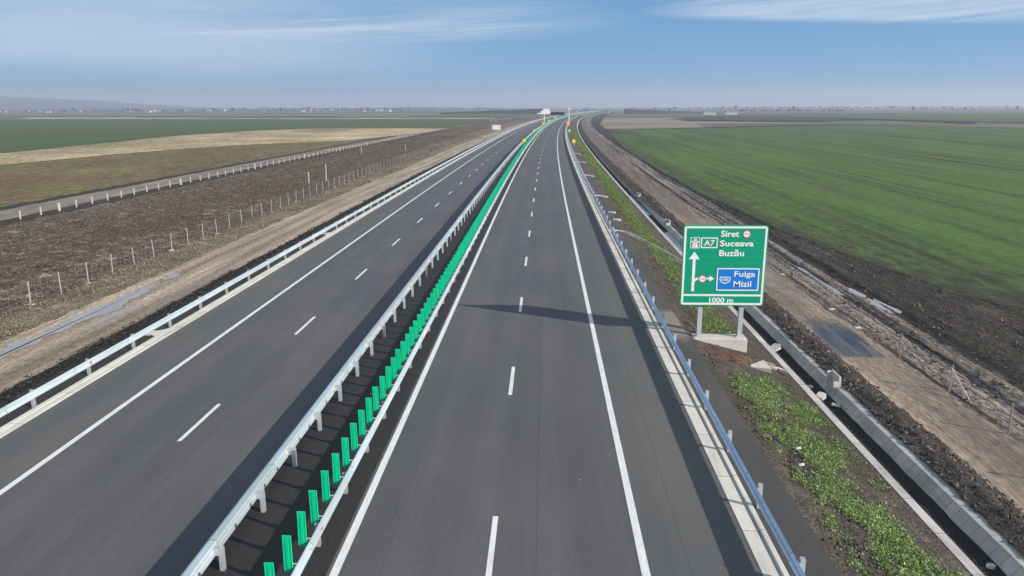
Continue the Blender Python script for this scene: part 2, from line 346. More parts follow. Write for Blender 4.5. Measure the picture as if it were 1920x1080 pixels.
def mud_extra2(t, v, c):
    o = t.sepx(v); w = t.noise(v, (1.4, 0.5, 1), 5, 0.65, (7, 2, 0))
    k = t.math('ABSOLUTE', t.math('SUBTRACT', t.math('ADD', o[0], t.math('MULTIPLY', t.math('SUBTRACT', w, 0.5), 0.9)), 22.35))
    return t.mix(t.rng(k, 0.62, 0.25, 0, 0.9), c, (0.020, 0.017, 0.016))
M['darksoil'] = soil('dark_field_margin', [(0.018,0.015,0.013),(0.046,0.038,0.032),(0.105,0.088,0.072),(0.052,0.050,0.030)], (0.35,0.05,1), (1.6,0.25,1), (6,2.4,1), 1.0, 0.12, contrast=(0.36,0.68), extra=mud_extra2)
M['ltrack'] = soil('pale_track_earth', [(0.21,0.165,0.122),(0.36,0.29,0.215),(0.47,0.395,0.30),(0.17,0.14,0.112)], (0.7,0.035,1), (3.0,0.15,1), (8,2,1), 0.5, 0.04, fine_amt=0.55)
M['lmargin'] = soil('rough_grass_margin', [(0.07,0.055,0.042),(0.19,0.15,0.105),(0.36,0.295,0.21),(0.11,0.12,0.06)], (0.4,0.14,1), (1.8,1.0,1), (8,6,1), 1.0, 0.1)
M['plough'] = soil('weedy_ploughed_earth', [(0.036,0.025,0.020),(0.112,0.081,0.062),(0.30,0.228,0.168),(0.125,0.098,0.05)], (0.10,0.04,1), (0.7,0.6,1), (3.2,2.6,1), 1.0, 0.15, contrast=(0.38,0.66))
M['lpath'] = soil('grey_lane_earth', [(0.15,0.127,0.11),(0.235,0.20,0.172),(0.31,0.265,0.23),(0.18,0.15,0.13)], (0.3,0.05,1), (1.5,0.3,1), (6,3,1), 0.6, 0.05)
M['lditch'] = soil('dark_ditch_earth', [(0.02,0.017,0.015),(0.04,0.034,0.03),(0.08,0.07,0.06),(0.06,0.06,0.04)], (0.3,0.06,1), (1.2,0.6,1), (5,3,1), 1.0, 0.15)
def field_mat(name, cols, rowdir, tint, rows=0.9, speck=0.5, edge=False):
    """sown field: drill rows along rowdir (radians from +Y), tramlines, thin patches"""
    t = NT(name, 0.95, 0, 0.15); v = t.coords(False)
    rowsn = t.noise(v, (rows, 0.012, 1), 3, 0.6, rot=rowdir); wide = t.noise(v, (0.12, 0.006, 1), 4, 0.6, (4,1,0), rot=rowdir)
    patch = t.noise(v, (0.018, 0.012, 1), 5, 0.6, (8,3,0)); f = t.noise(v, (1.6, 1.0, 1), 5, 0.7, (1,7,0))
    k = t.math('ADD', t.math('MULTIPLY', rowsn, 0.34), t.math('ADD', t.math('MULTIPLY', wide, 0.26), t.math('ADD', t.math('MULTIPLY', f, 0.2), t.math('MULTIPLY', patch, 0.2))))
    c = t.ramp(t.rng(k, 0.36, 0.64), [(0, cols[0]), (0.4, cols[1]), (1, cols[2])])
    c = t.mix(t.rng(patch, 0.52, 0.72, 0, 0.7), c, t.mix(0.5, c, tint))
    lines = t.noise(v, (0.55, 0.010, 1), 5, 0.7, (6,2,0), rot=rowdir, dist=0.3); wander = t.noise(v, (0.16, 0.02, 1), 5, 0.65, (2,8,0), rot=rowdir * -2)
    c = t.mix(t.rng(lines, 0.52, 0.62, 0, 0.85), c, (0.040, 0.046, 0.022)); c = t.mix(t.rng(wander, 0.54, 0.68, 0, 0.6), c, tint)
    if edge:
        d = t.sepx(t.coords(True))[0]; pn = t.noise(v, (0.9, 0.22, 1), 5, 0.65, (5,5,0))
        k2 = t.math('ADD', t.rng(d, 0.0, 13.0, 0.72, 0.0), t.math('MULTIPLY', t.math('SUBTRACT', pn, 0.5), 1.6))
        c = t.mix(t.rng(k2, 0.42, 0.66, 0, 0.85), c, (0.050, 0.043, 0.033))
        fd = t.rng(d, 6, 60, 1.0, 0.0); c = t.mix(t.math('MULTIPLY', fd, t.rng(wide, 0.4, 0.6, 0.0, 0.5)), c, (0.085, 0.165, 0.028))
    hs = t.n('ShaderNodeHueSaturation'); t.put(hs.inputs['Value'], t.rng(f, 0.3, 0.7, 1 - speck * 0.3, 1 + speck * 0.3)); t.put(hs.inputs['Color'], c)
    t.color(hs.outputs[0]); t.bump(f, 0.8, 0.1); return t.m
ROWD = 0.07
M['wheat'] = field_mat('young_wheat', [(0.046,0.050,0.026),(0.068,0.120,0.031),(0.105,0.195,0.046)], ROWD, (0.080,0.075,0.042), 1.3, 0.8, True)
M['wheat_far'] = field_mat('distant_wheat', [(0.064,0.086,0.032),(0.072,0.112,0.037),(0.088,0.130,0.044)], 1.2, (0.085,0.09,0.045))
M['mixed'] = soil('green_brown_pasture', [(0.20,0.105,0.055),(0.145,0.115,0.052),(0.085,0.145,0.034),(0.215,0.11,0.06)], (0.045,0.022,1), (0.20,0.075,1), (1.1,0.5,1), 0.8, 0.1, fine_amt=0.9, attr=False, contrast=(0.38,0.62), rot=0.55)
M['straw'] = soil('straw_strip', [(0.22,0.19,0.10),(0.36,0.28,0.165),(0.52,0.41,0.27),(0.20,0.20,0.08)], (0.02,0.012,1), (0.06,0.05,1), (0.8,0.6,1), 0.6, 0.1, fine_amt=0.6, attr=False, contrast=(0.36,0.64), rot=0.5)
M['tan'] = soil('tan_stubble', [(0.19,0.15,0.115),(0.25,0.20,0.155),(0.30,0.245,0.19),(0.22,0.19,0.12)], (0.01,0.03,1), (0.03,0.1,1), (0.5,0.8,1), 0.4, 0.1, fine_amt=0.3, attr=False)
M['fallow'] = soil('dark_fallow', [(0.03,0.027,0.026),(0.045,0.04,0.038),(0.07,0.06,0.055),(0.06,0.055,0.05)], (0.01,0.02,1), (0.03,0.1,1), (0.5,0.8,1), 0.4, 0.1, fine_amt=0.3, attr=False)
M['brownfield'] = soil('brown_arable', [(0.10,0.085,0.075),(0.15,0.125,0.105),(0.19,0.16,0.135),(0.13,0.12,0.08)], (0.004,0.02,1), (0.02,0.08,1), (0.5,0.8,1), 0.4, 0.1, fine_amt=0.3, attr=False)
M['ground'] = soil('plain', [(0.075,0.075,0.055),(0.11,0.105,0.075),(0.15,0.135,0.10),(0.065,0.09,0.045)], (0.0012,0.006,1), (0.004,0.02,1), (0.3,0.4,1), 0.4, 0.1, fine_amt=0.3, attr=False)
def water(name, c, rough=0.08):
    t = NT(name, rough, 0, 0.6); v = t.coords(False)
    a = t.noise(v, (0.8, 0.3, 1), 4, 0.6); t.color(t.mix(t.rng(a, 0.3, 0.7), c, tuple(q * 1.5 for q in c)))
    f = t.noise(v, (9, 9, 1), 3, 0.5); t.bump(f, 0.05, 0.01); return t.m
M['puddle'] = water('muddy_water', (0.25, 0.23, 0.22), 0.30)
M['wetdark'] = soil('ditch_silt', [(0.016,0.014,0.013),(0.026,0.023,0.021),(0.045,0.040,0.036),(0.03,0.027,0.025)], (0.4,0.1,1), (3,1,1), (12,9,1), 0.5, 0.03)
M['ditchwater'] = water('ditch_water', (0.07, 0.075, 0.085), 0.10)

# ------------------------------------------------------------------ terrain
def yrows(a, b, near=0.13, rate=0.0066, back=1.2):
    y = a; out = [a]
    while y < b:
        y += back if y < 10 else max(near, rate * y); out.append(min(y, b))
    return np.array(out)
PR = [(5.94,0),(6.0,0),(7.2,-0.035),(8.2,-0.33),(10.5,-0.92),(11.5,-1.19),(13.07,-1.17),(13.6,-1.13),(14.1,-1.06),(14.8,-1.3),(15.3,-1.56),(18.2,-1.6),(23,-1.62),(30,-1.58),(60,-1.6)]
PL = [(18.54,0),(20.6,-0.03),(21.0,-0.12),(24.0,-1.33),(26.5,-1.45),(33.3,-1.5),(58,-1.5),(60.6,-1.62),(62.5,-1.5),(900,-1.5)]
def zprof(off, Y):
    off = np.asarray(off, float)
    zr = np.interp(off, [p[0] for p in PR], [p[1] for p in PR]); zl = np.interp(-off, [p[0] for p in PL], [p[1] for p in PL])
    return np.where(off >= 0, zr, zl)
AMP_R = [(7.2,0),(7.6,0.07),(8.6,0.09),(11.1,0.07),(11.5,0.0),(13.2,0.0),(13.6,0.13),(14.6,0.16),(15.3,0.04),(18,0.04),(18.6,0.09),(23,0.13),(30,0.16)]
AMP_L = [(20.5,0),(21.0,0.05),(22,0.10),(24,0.08),(25,0.03),(29,0.03),(30,0.14),(33,0.14),(36,0.26),(57,0.22),(61,0.05),(70,0.05)]
def terr(off, Y):
    off = np.asarray(off, float); Y = np.asarray(Y, float)
    a = np.where(off >= 0, np.interp(off, [p[0] for p in AMP_R], [p[1] for p in AMP_R]), np.interp(-off, [p[0] for p in AMP_L], [p[1] for p in AMP_L]))
    d = a * fbm(off * 1.3, Y * 1.1, 5, 3, 0.62)
    # wheel ruts running along the track on the right, and lighter ones on the left
    wob = 0.6 * (vnoise(Y * 0.05, Y * 0, 5) - 0.5)
    rr = np.clip((off - 18.2) / 1.0, 0, 1) * np.clip((24.0 - off) / 1.5, 0, 1)
    d = d + rr * (0.20 * (vnoise(off * 1.7 + wob * 2, Y * 0.03, 11) - 0.5) + 0.22 * (vnoise(off * 3.6 + wob * 3, Y * 0.022, 12) - 0.5))
    rl = np.clip((-off - 24.2) / 0.8, 0, 1) * np.clip((29.5 + off) / 1.0, 0, 1)
    d = d + rl * (0.08 * (vnoise(off * 1.8 + wob * 2, Y * 0.03, 21) - 0.5))
    tr = np.clip((off - 15.3) / 0.6, 0, 1) * np.clip((18.4 - off) / 0.6, 0, 1)
    d = d + tr * (0.05 * (vnoise(off * 2.2 + wob, Y * 0.03, 31) - 0.5))
    return zprof(off, Y) + d
def jit(seed, amp):
    def f(Y, base):
        return base + amp * (fbm(Y * 0.35, Y * 0 + seed * 3.1, 4, seed, 0.6)) + amp * 0.4 * fbm(Y * 2.2, Y * 0 + seed, 3, seed + 50)
    return f
def strip(name, Ys, b0, b1, nx, mat, zf=terr, kind='structure', lift=0.0):
    Ys = np.asarray(Ys, float); o0 = b0(Ys) if callable(b0) else np.full_like(Ys, b0); o1 = b1(Ys) if callable(b1) else np.full_like(Ys, b1)
    t = np.linspace(0, 1, nx)
    off = o0[:, None] + (o1 - o0)[:, None] * t[None, :]; YY = np.repeat(Ys[:, None], nx, 1)
    z = (zf(off, YY) if callable(zf) else np.full_like(off, zf)) + lift
    V = np.stack([off + cen(YY), YY, z], -1).reshape(-1, 3); A = np.stack([off, YY, z * 0], -1).reshape(-1, 3)
    n = len(Ys); i = np.arange(n - 1)[:, None] * nx + np.arange(nx - 1)[None, :]
    F = np.stack([i, i + 1, i + nx + 1, i + nx], -1).reshape(-1, 4)
    o = link(name, mesh_np(name, V, F, mat, True, A)); 
    if kind: o['kind'] = kind
    return o
YN = yrows(-30, 1500)
YF = np.concatenate([np.arange(-30, 40, 5), 40 * 1.02 ** np.arange(0, 210)])
YF = YF[YF < 2400]

def edge(base, seed, amp): 
    j = jit(seed, amp); return lambda Y: j(Y, base)
# one great sheet to the horizon under everything
def disc(name, mat, z, rad):
    rs = [0, 60, 150, 300, 600, 1200, 2500, rad]; n = 72; V = [(0, 0, z)]; F = []
    for r in rs[1:]:
        V += [(r * math.cos(2*math.pi*k/n), r * math.sin(2*math.pi*k/n), z) for k in range(n)]
    F3 = [(0, 1 + k, 1 + (k+1) % n) for k in range(n)]
    for q in range(len(rs) - 2):
        a = 1 + q*n; b = a + n
        F3 += [(a+k, b+k, b+(k+1)%n) for k in range(n)] + [(a+k, b+(k+1)%n, a+(k+1)%n) for k in range(n)]
    return link(name, mesh_np(name, V, np.array(F3), mat, True))
g = disc('ground', M['ground'], -1.95, 6000); g['kind'] = 'structure'

# carriageways, shoulders, median
LK0, LK1 = -18.54, -19.13
def flat(z): return z
strip('carriageway', YF, -5.2, 2.62, 5, M['asphalt'], 0.0); strip('road_shoulder', YF, 2.62, 5.34, 3, M['shoulder'], 0.0)
strip('carriageway', YF, -15.9, -8.25, 5, M['asphalt'], 0.0); strip('road_shoulder', YF, LK0, -15.9, 3, M['shoulder'], 0.0)
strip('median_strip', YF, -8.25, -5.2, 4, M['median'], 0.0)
strip('road_shoulder', YF, 5.94, edge(7.2, 2, 0.10), 4, M['berm'], lambda o, Y: zprof(o, Y))
strip('road_shoulder', YF, edge(-20.0, 33, 0.10), LK1, 4, M['berm_dark'], lambda o, Y: zprof(o, Y) - 0.004)
strip('verge', YF, edge(-20.75, 3, 0.08), edge(-20.0, 33, 0.10), 4, M['verge'], lambda o, Y: zprof(o, Y) - 0.004)

def marking(off, w, ys, name='lane_marking', gaps=()):
    a = off - w/2; b = off + w/2
    return strip(name, ys, a, b, 2, M['paint'], 0.005)
for off, w in ((2.53, 0.21), (-5.01, 0.21), (-15.9, 0.21)): marking(off, w, YF)
def dashes(off, y0, L=3.25, per=12.17, w=0.15):
    V = []; F = []; A = []
    y = y0 - 3 * per
    while y < 900:
        b = len(V)
        for yy in (y - L, y - L/2, y):
            for o in (off - w/2, off + w/2): V.append((o + float(cen(yy)), yy, 0.005)); A.append((o, yy, 0))
        F += [(b, b+1, b+3, b+2), (b+2, b+3, b+5, b+4)]; y += per
    o = link('lane_marking', mesh_np('lane_marking', V, F, M['paint'], False, A)); o['kind'] = 'structure'
dashes(-1.27, 18.44 + 0.05); dashes(-12.30, 27.0 - 0.9)

# gutter and kerb on the right, gutter on the left
def profile_sweep(name, prof, Ys, mat, closed=False, attr=True, parent=None, smooth=False):
    P = np.array(prof, float); n = len(P); Ys = np.asarray(Ys, float)
    off = np.repeat(P[None, :, 0], len(Ys), 0); z = np.repeat(P[None, :, 1], len(Ys), 0); YY = np.repeat(Ys[:, None], n, 1)
    V = np.stack([off + cen(YY), YY, z], -1).reshape(-1, 3); A = np.stack([off, YY, z], -1).reshape(-1, 3)
    c = n if closed else n - 1
    i = np.arange(len(Ys) - 1)[:, None] * n; j = np.arange(c)[None, :]; k = (j + 1) % n
    F = np.stack([i + j, i + k, i + n + k, i + n + j], -1).reshape(-1, 4)
    return link(name, mesh_np(name, V, F, mat, smooth, A), parent)
o = profile_sweep('kerb', [(5.34,0.0),(5.345,0.012),(5.72,0.004),(5.74,-0.05),(5.79,-0.05),(5.80,0.035),(5.815,0.05),(5.93,0.05),(5.945,0.04),(5.95,-0.06)], YF, M['kerb']); o['kind'] = 'structure'
o = profile_sweep('kerb', [(-19.14,-0.05),(-19.135,0.022),(-19.12,0.03),(-18.90,0.026),(-18.88,0.014),(-18.56,0.016),(-18.54,0.0)], YF, M['kerb']); o['kind'] = 'structure'

# right verge down to the concrete channel
e_v0 = edge(7.2, 2, 0.10)
strip('verge', YN, e_v0, 11.50, 38, M['verge'], lift=-0.006)
def chan(Y):  # the channel keeps its line
    return 0
o = profile_sweep('drainage_channel', [(11.46,-1.30),(11.49,-1.17),(11.78,-1.17),(11.80,-1.19),(12.12,-1.62),(12.74,-1.62),(13.05,-1.215),(13.07,-1.19),(13.46,-1.19),(13.47,-1.35)], YF, M['slab']); o['kind'] = 'structure'
o = profile_sweep('drainage_channel', [(11.465,-1.29),(11.485,-1.165),(11.785,-1.165),(11.79,-1.18)], YF, M['coping']); o['kind'] = 'structure'
o.name = 'channel_coping'
strip('channel_bed', YN[YN < 500], edge(12.02, 41, 0.04), edge(12.80, 42, 0.07), 6, M['wetdark'], lambda o_, Y: -1.565 + 0.03 * fbm(o_ * 3, Y * 1.5, 3, 8))
# dark spoil bank, haul track, rutted mud, field margin
e_bank = (lambda Y: jit(4, 0.17)(Y, 13.40 - 0.62*np.clip((np.asarray(Y, float)-78)/22, 0, 1))); e_tr0 = edge(15.1, 5, 0.25); e_tr1 = edge(18.1, 6, 0.35); e_mud = edge(22.3, 7, 0.5)
GX = [(-30,33),(46.5,30.2),(52,27.9),(63.5,26.2),(77.5,24.4),(115,22.9),(180,22.4),(260,23.5),(360,26.5),(420,29),(1500,40)]
def e_field(Y):
    Y = np.asarray(Y, float); return jit(9, 0.55)(Y, np.interp(Y, [p[0] for p in GX], [p[1] for p in GX]))
def bankz(o_, Y):
    return terr(o_, Y) + 0.02
strip('soil_bank', YN, e_bank, e_tr0, 24, M['bank'], bankz)
strip('dirt_track', YN, e_tr0, e_tr1, 24, M['track'], lambda o_, Y: terr(o_, Y) + 0.02 * (o_ < e_tr0(Y) + 0.02))
strip('muddy_track', YN, e_tr1, lambda Y: np.minimum(e_mud(Y), e_field(Y) - 0.3), 46, M['mud'])
strip('field_margin', YN, lambda Y: np.minimum(e_mud(Y), e_field(Y) - 0.3), e_field, 34, M['darksoil'])
# wheat field on the right
def wheat():
    rows = yrows(-30, 470, 0.5, 0.012, 3.0); d = np.concatenate([[-0.25, 0, 0.5, 1, 1.6, 2.4], 3 * 1.11 ** np.arange(0, 56)]); d = d[d < 760]
    D = np.repeat(d[None, :], len(rows), 0); YY = np.repeat(rows[:, None], len(d), 1)
    top = np.interp(30 + d, [30, 45, 90, 193, 265, 338, 500, 800], [415, 413, 449, 522, 434, 393, 385, 380]); s = (top + 30) / 500.0
    Y2 = -30 + (YY + 30) * s[None, :]
    off = e_field(Y2) + D
    z = -1.585 + 0.10 * fbm(off * 0.5, Y2 * 0.4, 4, 6) * np.clip(1.2 - D / 25, 0.25, 1) + 0.0 * D
    z[:, 0] -= 0.25
    V = np.stack([off + cen(Y2), Y2, z], -1).reshape(-1, 3); nx = len(d)
    i = np.arange(len(rows) - 1)[:, None] * nx + np.arange(nx - 1)[None, :]
    F = np.stack([i, i + 1, i + nx + 1, i + nx], -1).reshape(-1, 4)
    A = np.stack([D, Y2, D * 0], -1).reshape(-1, 3); o = link('wheat_field', mesh_np('wheat_field', V, F, M['wheat'], True, A)); o['kind'] = 'structure'
wheat()
# left side
e_sl0 = edge(-20.75, 3, 0.08); e_sl1 = edge(-23.9, 13, 0.28); e_lt = edge(-29.6, 14, 0.5); e_lm = edge(-33.2, 15, 0.5); e_pl = edge(-58.8, 16, 0.35); e_di = edge(-62.0, 17, 0.25); e_la = edge(-67.8, 18, 0.4)
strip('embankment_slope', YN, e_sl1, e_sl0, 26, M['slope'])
strip('dirt_track', YN, e_lt, e_sl1, 36, M['ltrack'])
strip('grass_margin', YN, e_lm, e_lt, 26, M['lmargin'])
strip('ploughed_strip', YN, e_pl, e_lm, 110, M['plough'])
strip('field_ditch', YN, e_di, e_pl, 8, M['lditch'])
strip('farm_lane', YN, e_la, e_di, 8, M['lpath'])
strip('field_margin', YN, edge(-70.3, 19, 0.5), e_la, 4, M['lditch'])

def patch(name, pts, mat, z, amp=0.0, seed=1, sub=6.0, fq=0.08):
    """flat field patch from an outline of world points, its edge roughened"""
    out = []
    n = len(pts)
    for i in range(n):
        a = np.array(pts[i], float); b = np.array(pts[(i+1) % n], float); L = np.linalg.norm(b - a); k = max(1, int(L / sub))
        nn = np.array([-(b-a)[1], (b-a)[0]]) / max(L, 1e-6)
        for q in range(k):
            p = a + (b-a)*q/k; w = amp * float(fbm(np.array([p[0]*fq]), np.array([p[1]*fq]), 4, seed, 0.6)[0])
            out.append(tuple(p + nn*w))
    me = bpy.data.meshes.new(name); me.from_pydata([(x, y, z) for x, y in out], [], [tuple(range(len(out)))]); me.update()
    if me.polygons[0].normal.z < 0: me.flip_normals()
    me.materials.append(mat); o = link(name, me); o['kind'] = 'structure'; return o
strip('pasture', np.concatenate([yrows(60, 900, 4, 0.02)]), -900, edge(-70.1, 19, 0.5), 60, M['mixed'], -1.52)
patch('straw_strip', [(-129,144),(-121,163),(-119,189),(-113,225),(-99,257),(-75.8,281),(-67,320),(-60,364),(-54,443),(-101,446),(-143,438),(-159,392),(-165,329),(-157,251),(-153,207),(-166,182)], M['straw'], -1.44, 3.0, 3, 3.0)
patch('field', [(-240,170),(-166,182),(-152,207),(-156,251),(-164,329),(-158,392),(-142,438),(-101,447),(-54,449),(-55,490),(-46,641),(-58,745),(-205,764),(-396,773),(-837,811),(-1100,600)], M['wheat_far'], -1.40, 1.5, 5, 5.0)
patch('field', [(-598,842),(-451,822),(-205,790),(-52.5,772),(-52.5,827),(-229,853),(-522,938),(-678,986)], M['straw'], -1.42, 2, 7, 12)
patch('field', [(-136,878),(-30,861),(-8,1315),(-175,1309)], M['wheat_far'], -1.40, 2, 8, 12)
patch('field', [(-1198,1254),(-168,900),(-150,1085),(-211,1365),(-1587,1662)], M['brownfield'], -1.46, 2, 9, 15)
patch('field', [(-494,905),(-258,955),(-273,1018),(-534,990)], M['fallow'], -1.43, 2, 10, 12)
patch('field', [(34,420),(45.6,414),(93.1,450),(195,524),(215,575),(110,626),(150,800),(62,800),(40,556)], M['tan'], -1.46, 2, 11, 8)
patch('field', [(93,450.5),(193,523),(265,434.5),(338,393.5),(600,380),(600,440),(385,448),(299,490),(216,584),(110,560)], M['brownfield'], -1.44, 1.5, 12, 8)
patch('field', [(110,715),(173,632),(223,606),(251,679),(296,690),(296,540),(316,575),(310,828),(241,925),(164,851)], M['fallow'], -1.40, 5, 13, 8)
patch('field', [(198,935),(300,830),(330,590),(380,470),(1300,900),(755,1241),(300,1152)], M['wheat_far'], -1.48, 2, 14, 12)
patch('field', [(135,1232),(309,1188),(780,1283),(1100,1500),(431,1659),(212,1930)], M['brownfield'], -1.46, 3, 15, 20)
patch('field', [(900,1300),(1400,1000),(3500,2600),(2500,4200)], M['wheat_far'], -1.48, 3, 16, 30)

# ------------------------------------------------------------------ guard rails
WPROF = [(0.0,-0.155),(0.03,-0.145),(0.075,-0.11),(0.08,-0.075),(0.03,-0.035),(0.02,0.0),(0.03,0.035),(0.08,0.075),(0.075,0.11),(0.03,0.145),(0.0,0.155)]
RAILZ = 0.52
def beam_prof(x, face):   # x = back plane of the beam, face = +1 when the traffic side is +X
    outer = [(x + face*d, RAILZ + z) for d, z in WPROF]; inner = [(x + face*(d - 0.006), RAILZ + z*0.985) for d, z in WPROF[::-1]]
    return outer + inner
def box_prof(x, face):    # deep box beam: corrugated traffic face, flat top, stepped back
    w = [(x + face*(d + 0.18), RAILZ + z) for d, z in WPROF]
    back = [(x + face*0.02, RAILZ + 0.150), (x + face*0.002, RAILZ + 0.13), (x + face*0.002, RAILZ + 0.02), (x - face*0.010, RAILZ), (x - face*0.010, RAILZ - 0.15)]
    return w + back
YB = np.concatenate([np.arange(-24, 60, 4.0), 60 * 1.025 ** np.arange(0, 140)]); YB = YB[YB < 1600]
def channel_post(zb, zt, w=0.10, d=0.12, t=0.012):
    b = MB(); b.prism([(-d/2,-w/2),(d/2,-w/2),(d/2,-w/2+t),(-d/2+t,-w/2+t),(-d/2+t,w/2-t),(d/2,w/2-t),(d/2,w/2),(-d/2,w/2)], 'z', zb, zt); return b
def guard_rail(label, beam_x, face, post_x, y_first, pitch, zt, prof, reflect_every=8, yend=1500, mat='steel'):
    root = empty('guard_rail', (0, 0, 0), label, 'guard rail')
    profile_sweep('rail', prof(beam_x, face), YB, M[mat], True, parent=root)
    pm = channel_post(-0.25, zt).mesh('post', M['steel_post'])
    sb = MB()
    x0, x1 = sorted((beam_x - face*0.004, post_x))
    sb.box(x0 - post_x, x1 - post_x, -0.055, 0.055, RAILZ - 0.10, RAILZ + 0.10)
    sm = sb.mesh('spacer', M['steel_post'])
    rb = MB(); rb.box(-0.006, 0.006, -0.05, 0.05, -0.05, 0.05, 0.004); rm = rb.mesh('reflector', M['red'])
    y = y_first - 4 * pitch; k = 0; rest = MB()
    while y < yend:
        x = post_x + float(cen(y))
        if k < 100:
            p = link('post', pm, root); p.location = (x, y, 0); p.rotation_euler = (0, 0, heading(y))
            s = link('spacer', sm, p)
            if k % reflect_every == 5:
                r = link('reflector', rm, root); r.location = (beam_x + face*(0.05 if prof is beam_prof else 0.23) + float(cen(y)), y, RAILZ + 0.02)
        else:
            rest.box(x-0.06, x+0.06, y-0.05, y+0.05, -0.05, zt)
        y += pitch; k += 1
    if rest.v: rest.build('post', M['steel_post'], root)['kind'] = 'stuff'
    return root
guard_rail('galvanised guard rail along the outer left shoulder beside the pale gutter', -19.12, 1, -19.22, 25.6, 3.53, 0.68, beam_prof)
guard_rail('galvanised guard rail along the left edge of the median, posts towards the panels', -7.95, -1, -7.77, 15.80, 2.70, 0.63, box_prof)
guard_rail('galvanised guard rail in the median directly beside the green glare panels', -5.67, 1, -5.74, 14.2, 2.70, 0.64, beam_prof, 6)
guard_rail('bluish galvanised guard rail on the right shoulder, leading past the big direction sign', 5.965, -1, 6.10, 19.24, 3.52, 0.73, beam_prof, 4, mat='steel_sky_tint')

# green glare panels in the median
pb = MB()
W2, Z0, Z1 = 0.10, 0.50, 1.45
outl = [(-W2, Z1), (-W2, Z0 + 0.05), (-W2 + 0.05, Z0), (W2 - 0.05, Z0), (W2, Z0 + 0.05), (W2, Z1)]
pb.prism(outl, 'y', -0.018, 0.018)
pb.box(-0.035, 0.035, -0.028, -0.0185, Z0 + 0.06, Z1 - 0.03); pb.box(-0.096, -0.088, -0.026, -0.0185, Z0 + 0.06, Z1 - 0.01); pb.box(0.088, 0.096, -0.026, -0.0185, Z0 + 0.06, Z1 - 0.01)
PM = pb.mesh('blade', M['green_plastic'])
bb = MB(); bb.box(0.02, 0.21, 0.021, 0.045, 0.60, 0.63); bb.box(0.02, 0.21, 0.021, 0.045, 0.69, 0.72); bb.box(0.06, 0.085, 0.021, 0.045, 0.635, 0.685)
BM = bb.mesh('bracket', M['steel_post'])
rest = MB()
k = 0; y = 15.05 - 5*1.04
GLAB = 'upright green plastic glare panel in the long row along the median'
while y < 1000:
    x = -5.86 + float(cen(y))
    if k < 296:
        r = empty('glare_panel', (x, y, 0), GLAB, 'glare panel', 'green glare panels along the median', heading(y) + R(random.uniform(-2.5, 2.5)))
        r.rotation_euler = (R(random.uniform(-0.7, 0.7)), R(random.uniform(-0.8, 0.8)), r.rotation_euler[2])
        link('blade', PM, r); link('bracket', BM, r)
    else:
        rest.box(x - W2, x + W2, y - 0.02, y + 0.02, Z0, Z1)
    y += 1.04; k += 1
o = rest.build('glare_panel', M['green_plastic']); tag(o, 'far green glare panels merging into one line towards the overpass', 'glare panels', kind='stuff')

# ------------------------------------------------------------------ the direction sign
def text_mesh(name, body, x0, x1, z0, z1, y, mat, parent, bold=0.012, depth=0.006):
    """letters fitted to the rectangle, standing proud of the board, facing -Y"""
    cu_ = bpy.data.curves.new(name, 'FONT'); cu_.body = body; cu_.extrude = 0.01; cu_.offset = bold; cu_.resolution_u = 3
    to = bpy.data.objects.new(name, cu_); COL.objects.link(to)
    dg = bpy.context.evaluated_depsgraph_get(); me = bpy.data.meshes.new_from_object(to.evaluated_get(dg)); bpy.data.objects.remove(to)
    n = len(me.vertices); co = np.empty(n*3, np.float32); me.vertices.foreach_get('co', co); co = co.reshape(-1, 3)
    lo = co.min(0); hi = co.max(0)
    out = np.empty_like(co)
    out[:, 0] = x0 + (co[:, 0]-lo[0])/(hi[0]-lo[0])*(x1-x0); out[:, 2] = z0 + (co[:, 1]-lo[1])/(hi[1]-lo[1])*(z1-z0); out[:, 1] = y - (co[:, 2]-lo[2])/(hi[2]-lo[2])*depth
    me.vertices.foreach_set('co', out.ravel()); me.materials.clear(); me.materials.append(mat); me.update()
    return link(name, me, parent)
def sign_face():
    t = NT('green_sheeting', 0.55, 0, 0.2); v = t.coords(False); z = t.sepx(v)[2]
    fr = t.math('FRACT', t.math('DIVIDE', z, 0.33)); ln = t.math('LESS_THAN', fr, 0.10)
    c = t.mix(t.math('MULTIPLY', ln, 0.35), (0.0, 0.29, 0.165), (0.012, 0.40, 0.25)); t.color(c); return t.m
M['green_sign'] = sign_face()
SX, SY, SZ = 6.65, 35.5, 1.54; SW, SH = 3.99, 3.95
sg = empty('direction_sign', (0, 0, 0), 'large green motorway direction sign reading Siret Suceava Buzău on two grey posts', 'road sign')
def U(u): return SX + u*SW
def Vv(v): return SZ + (1 - v)*SH
def rrect(b, x0, x1, z0, z1, y0, y1, r=0.12, n=5):
    P = []
    for cx_, cz_, a0 in ((x1-r, z1-r, 0), (x0+r, z1-r, 90), (x0+r, z0+r, 180), (x1-r, z0+r, 270)):
        for q in range(n+1):
            a = R(a0 + 90*q/n); P.append((cx_ + r*math.cos(a), cz_ + r*math.sin(a)))
    b.prism(P, 'y', y0, y1); return b
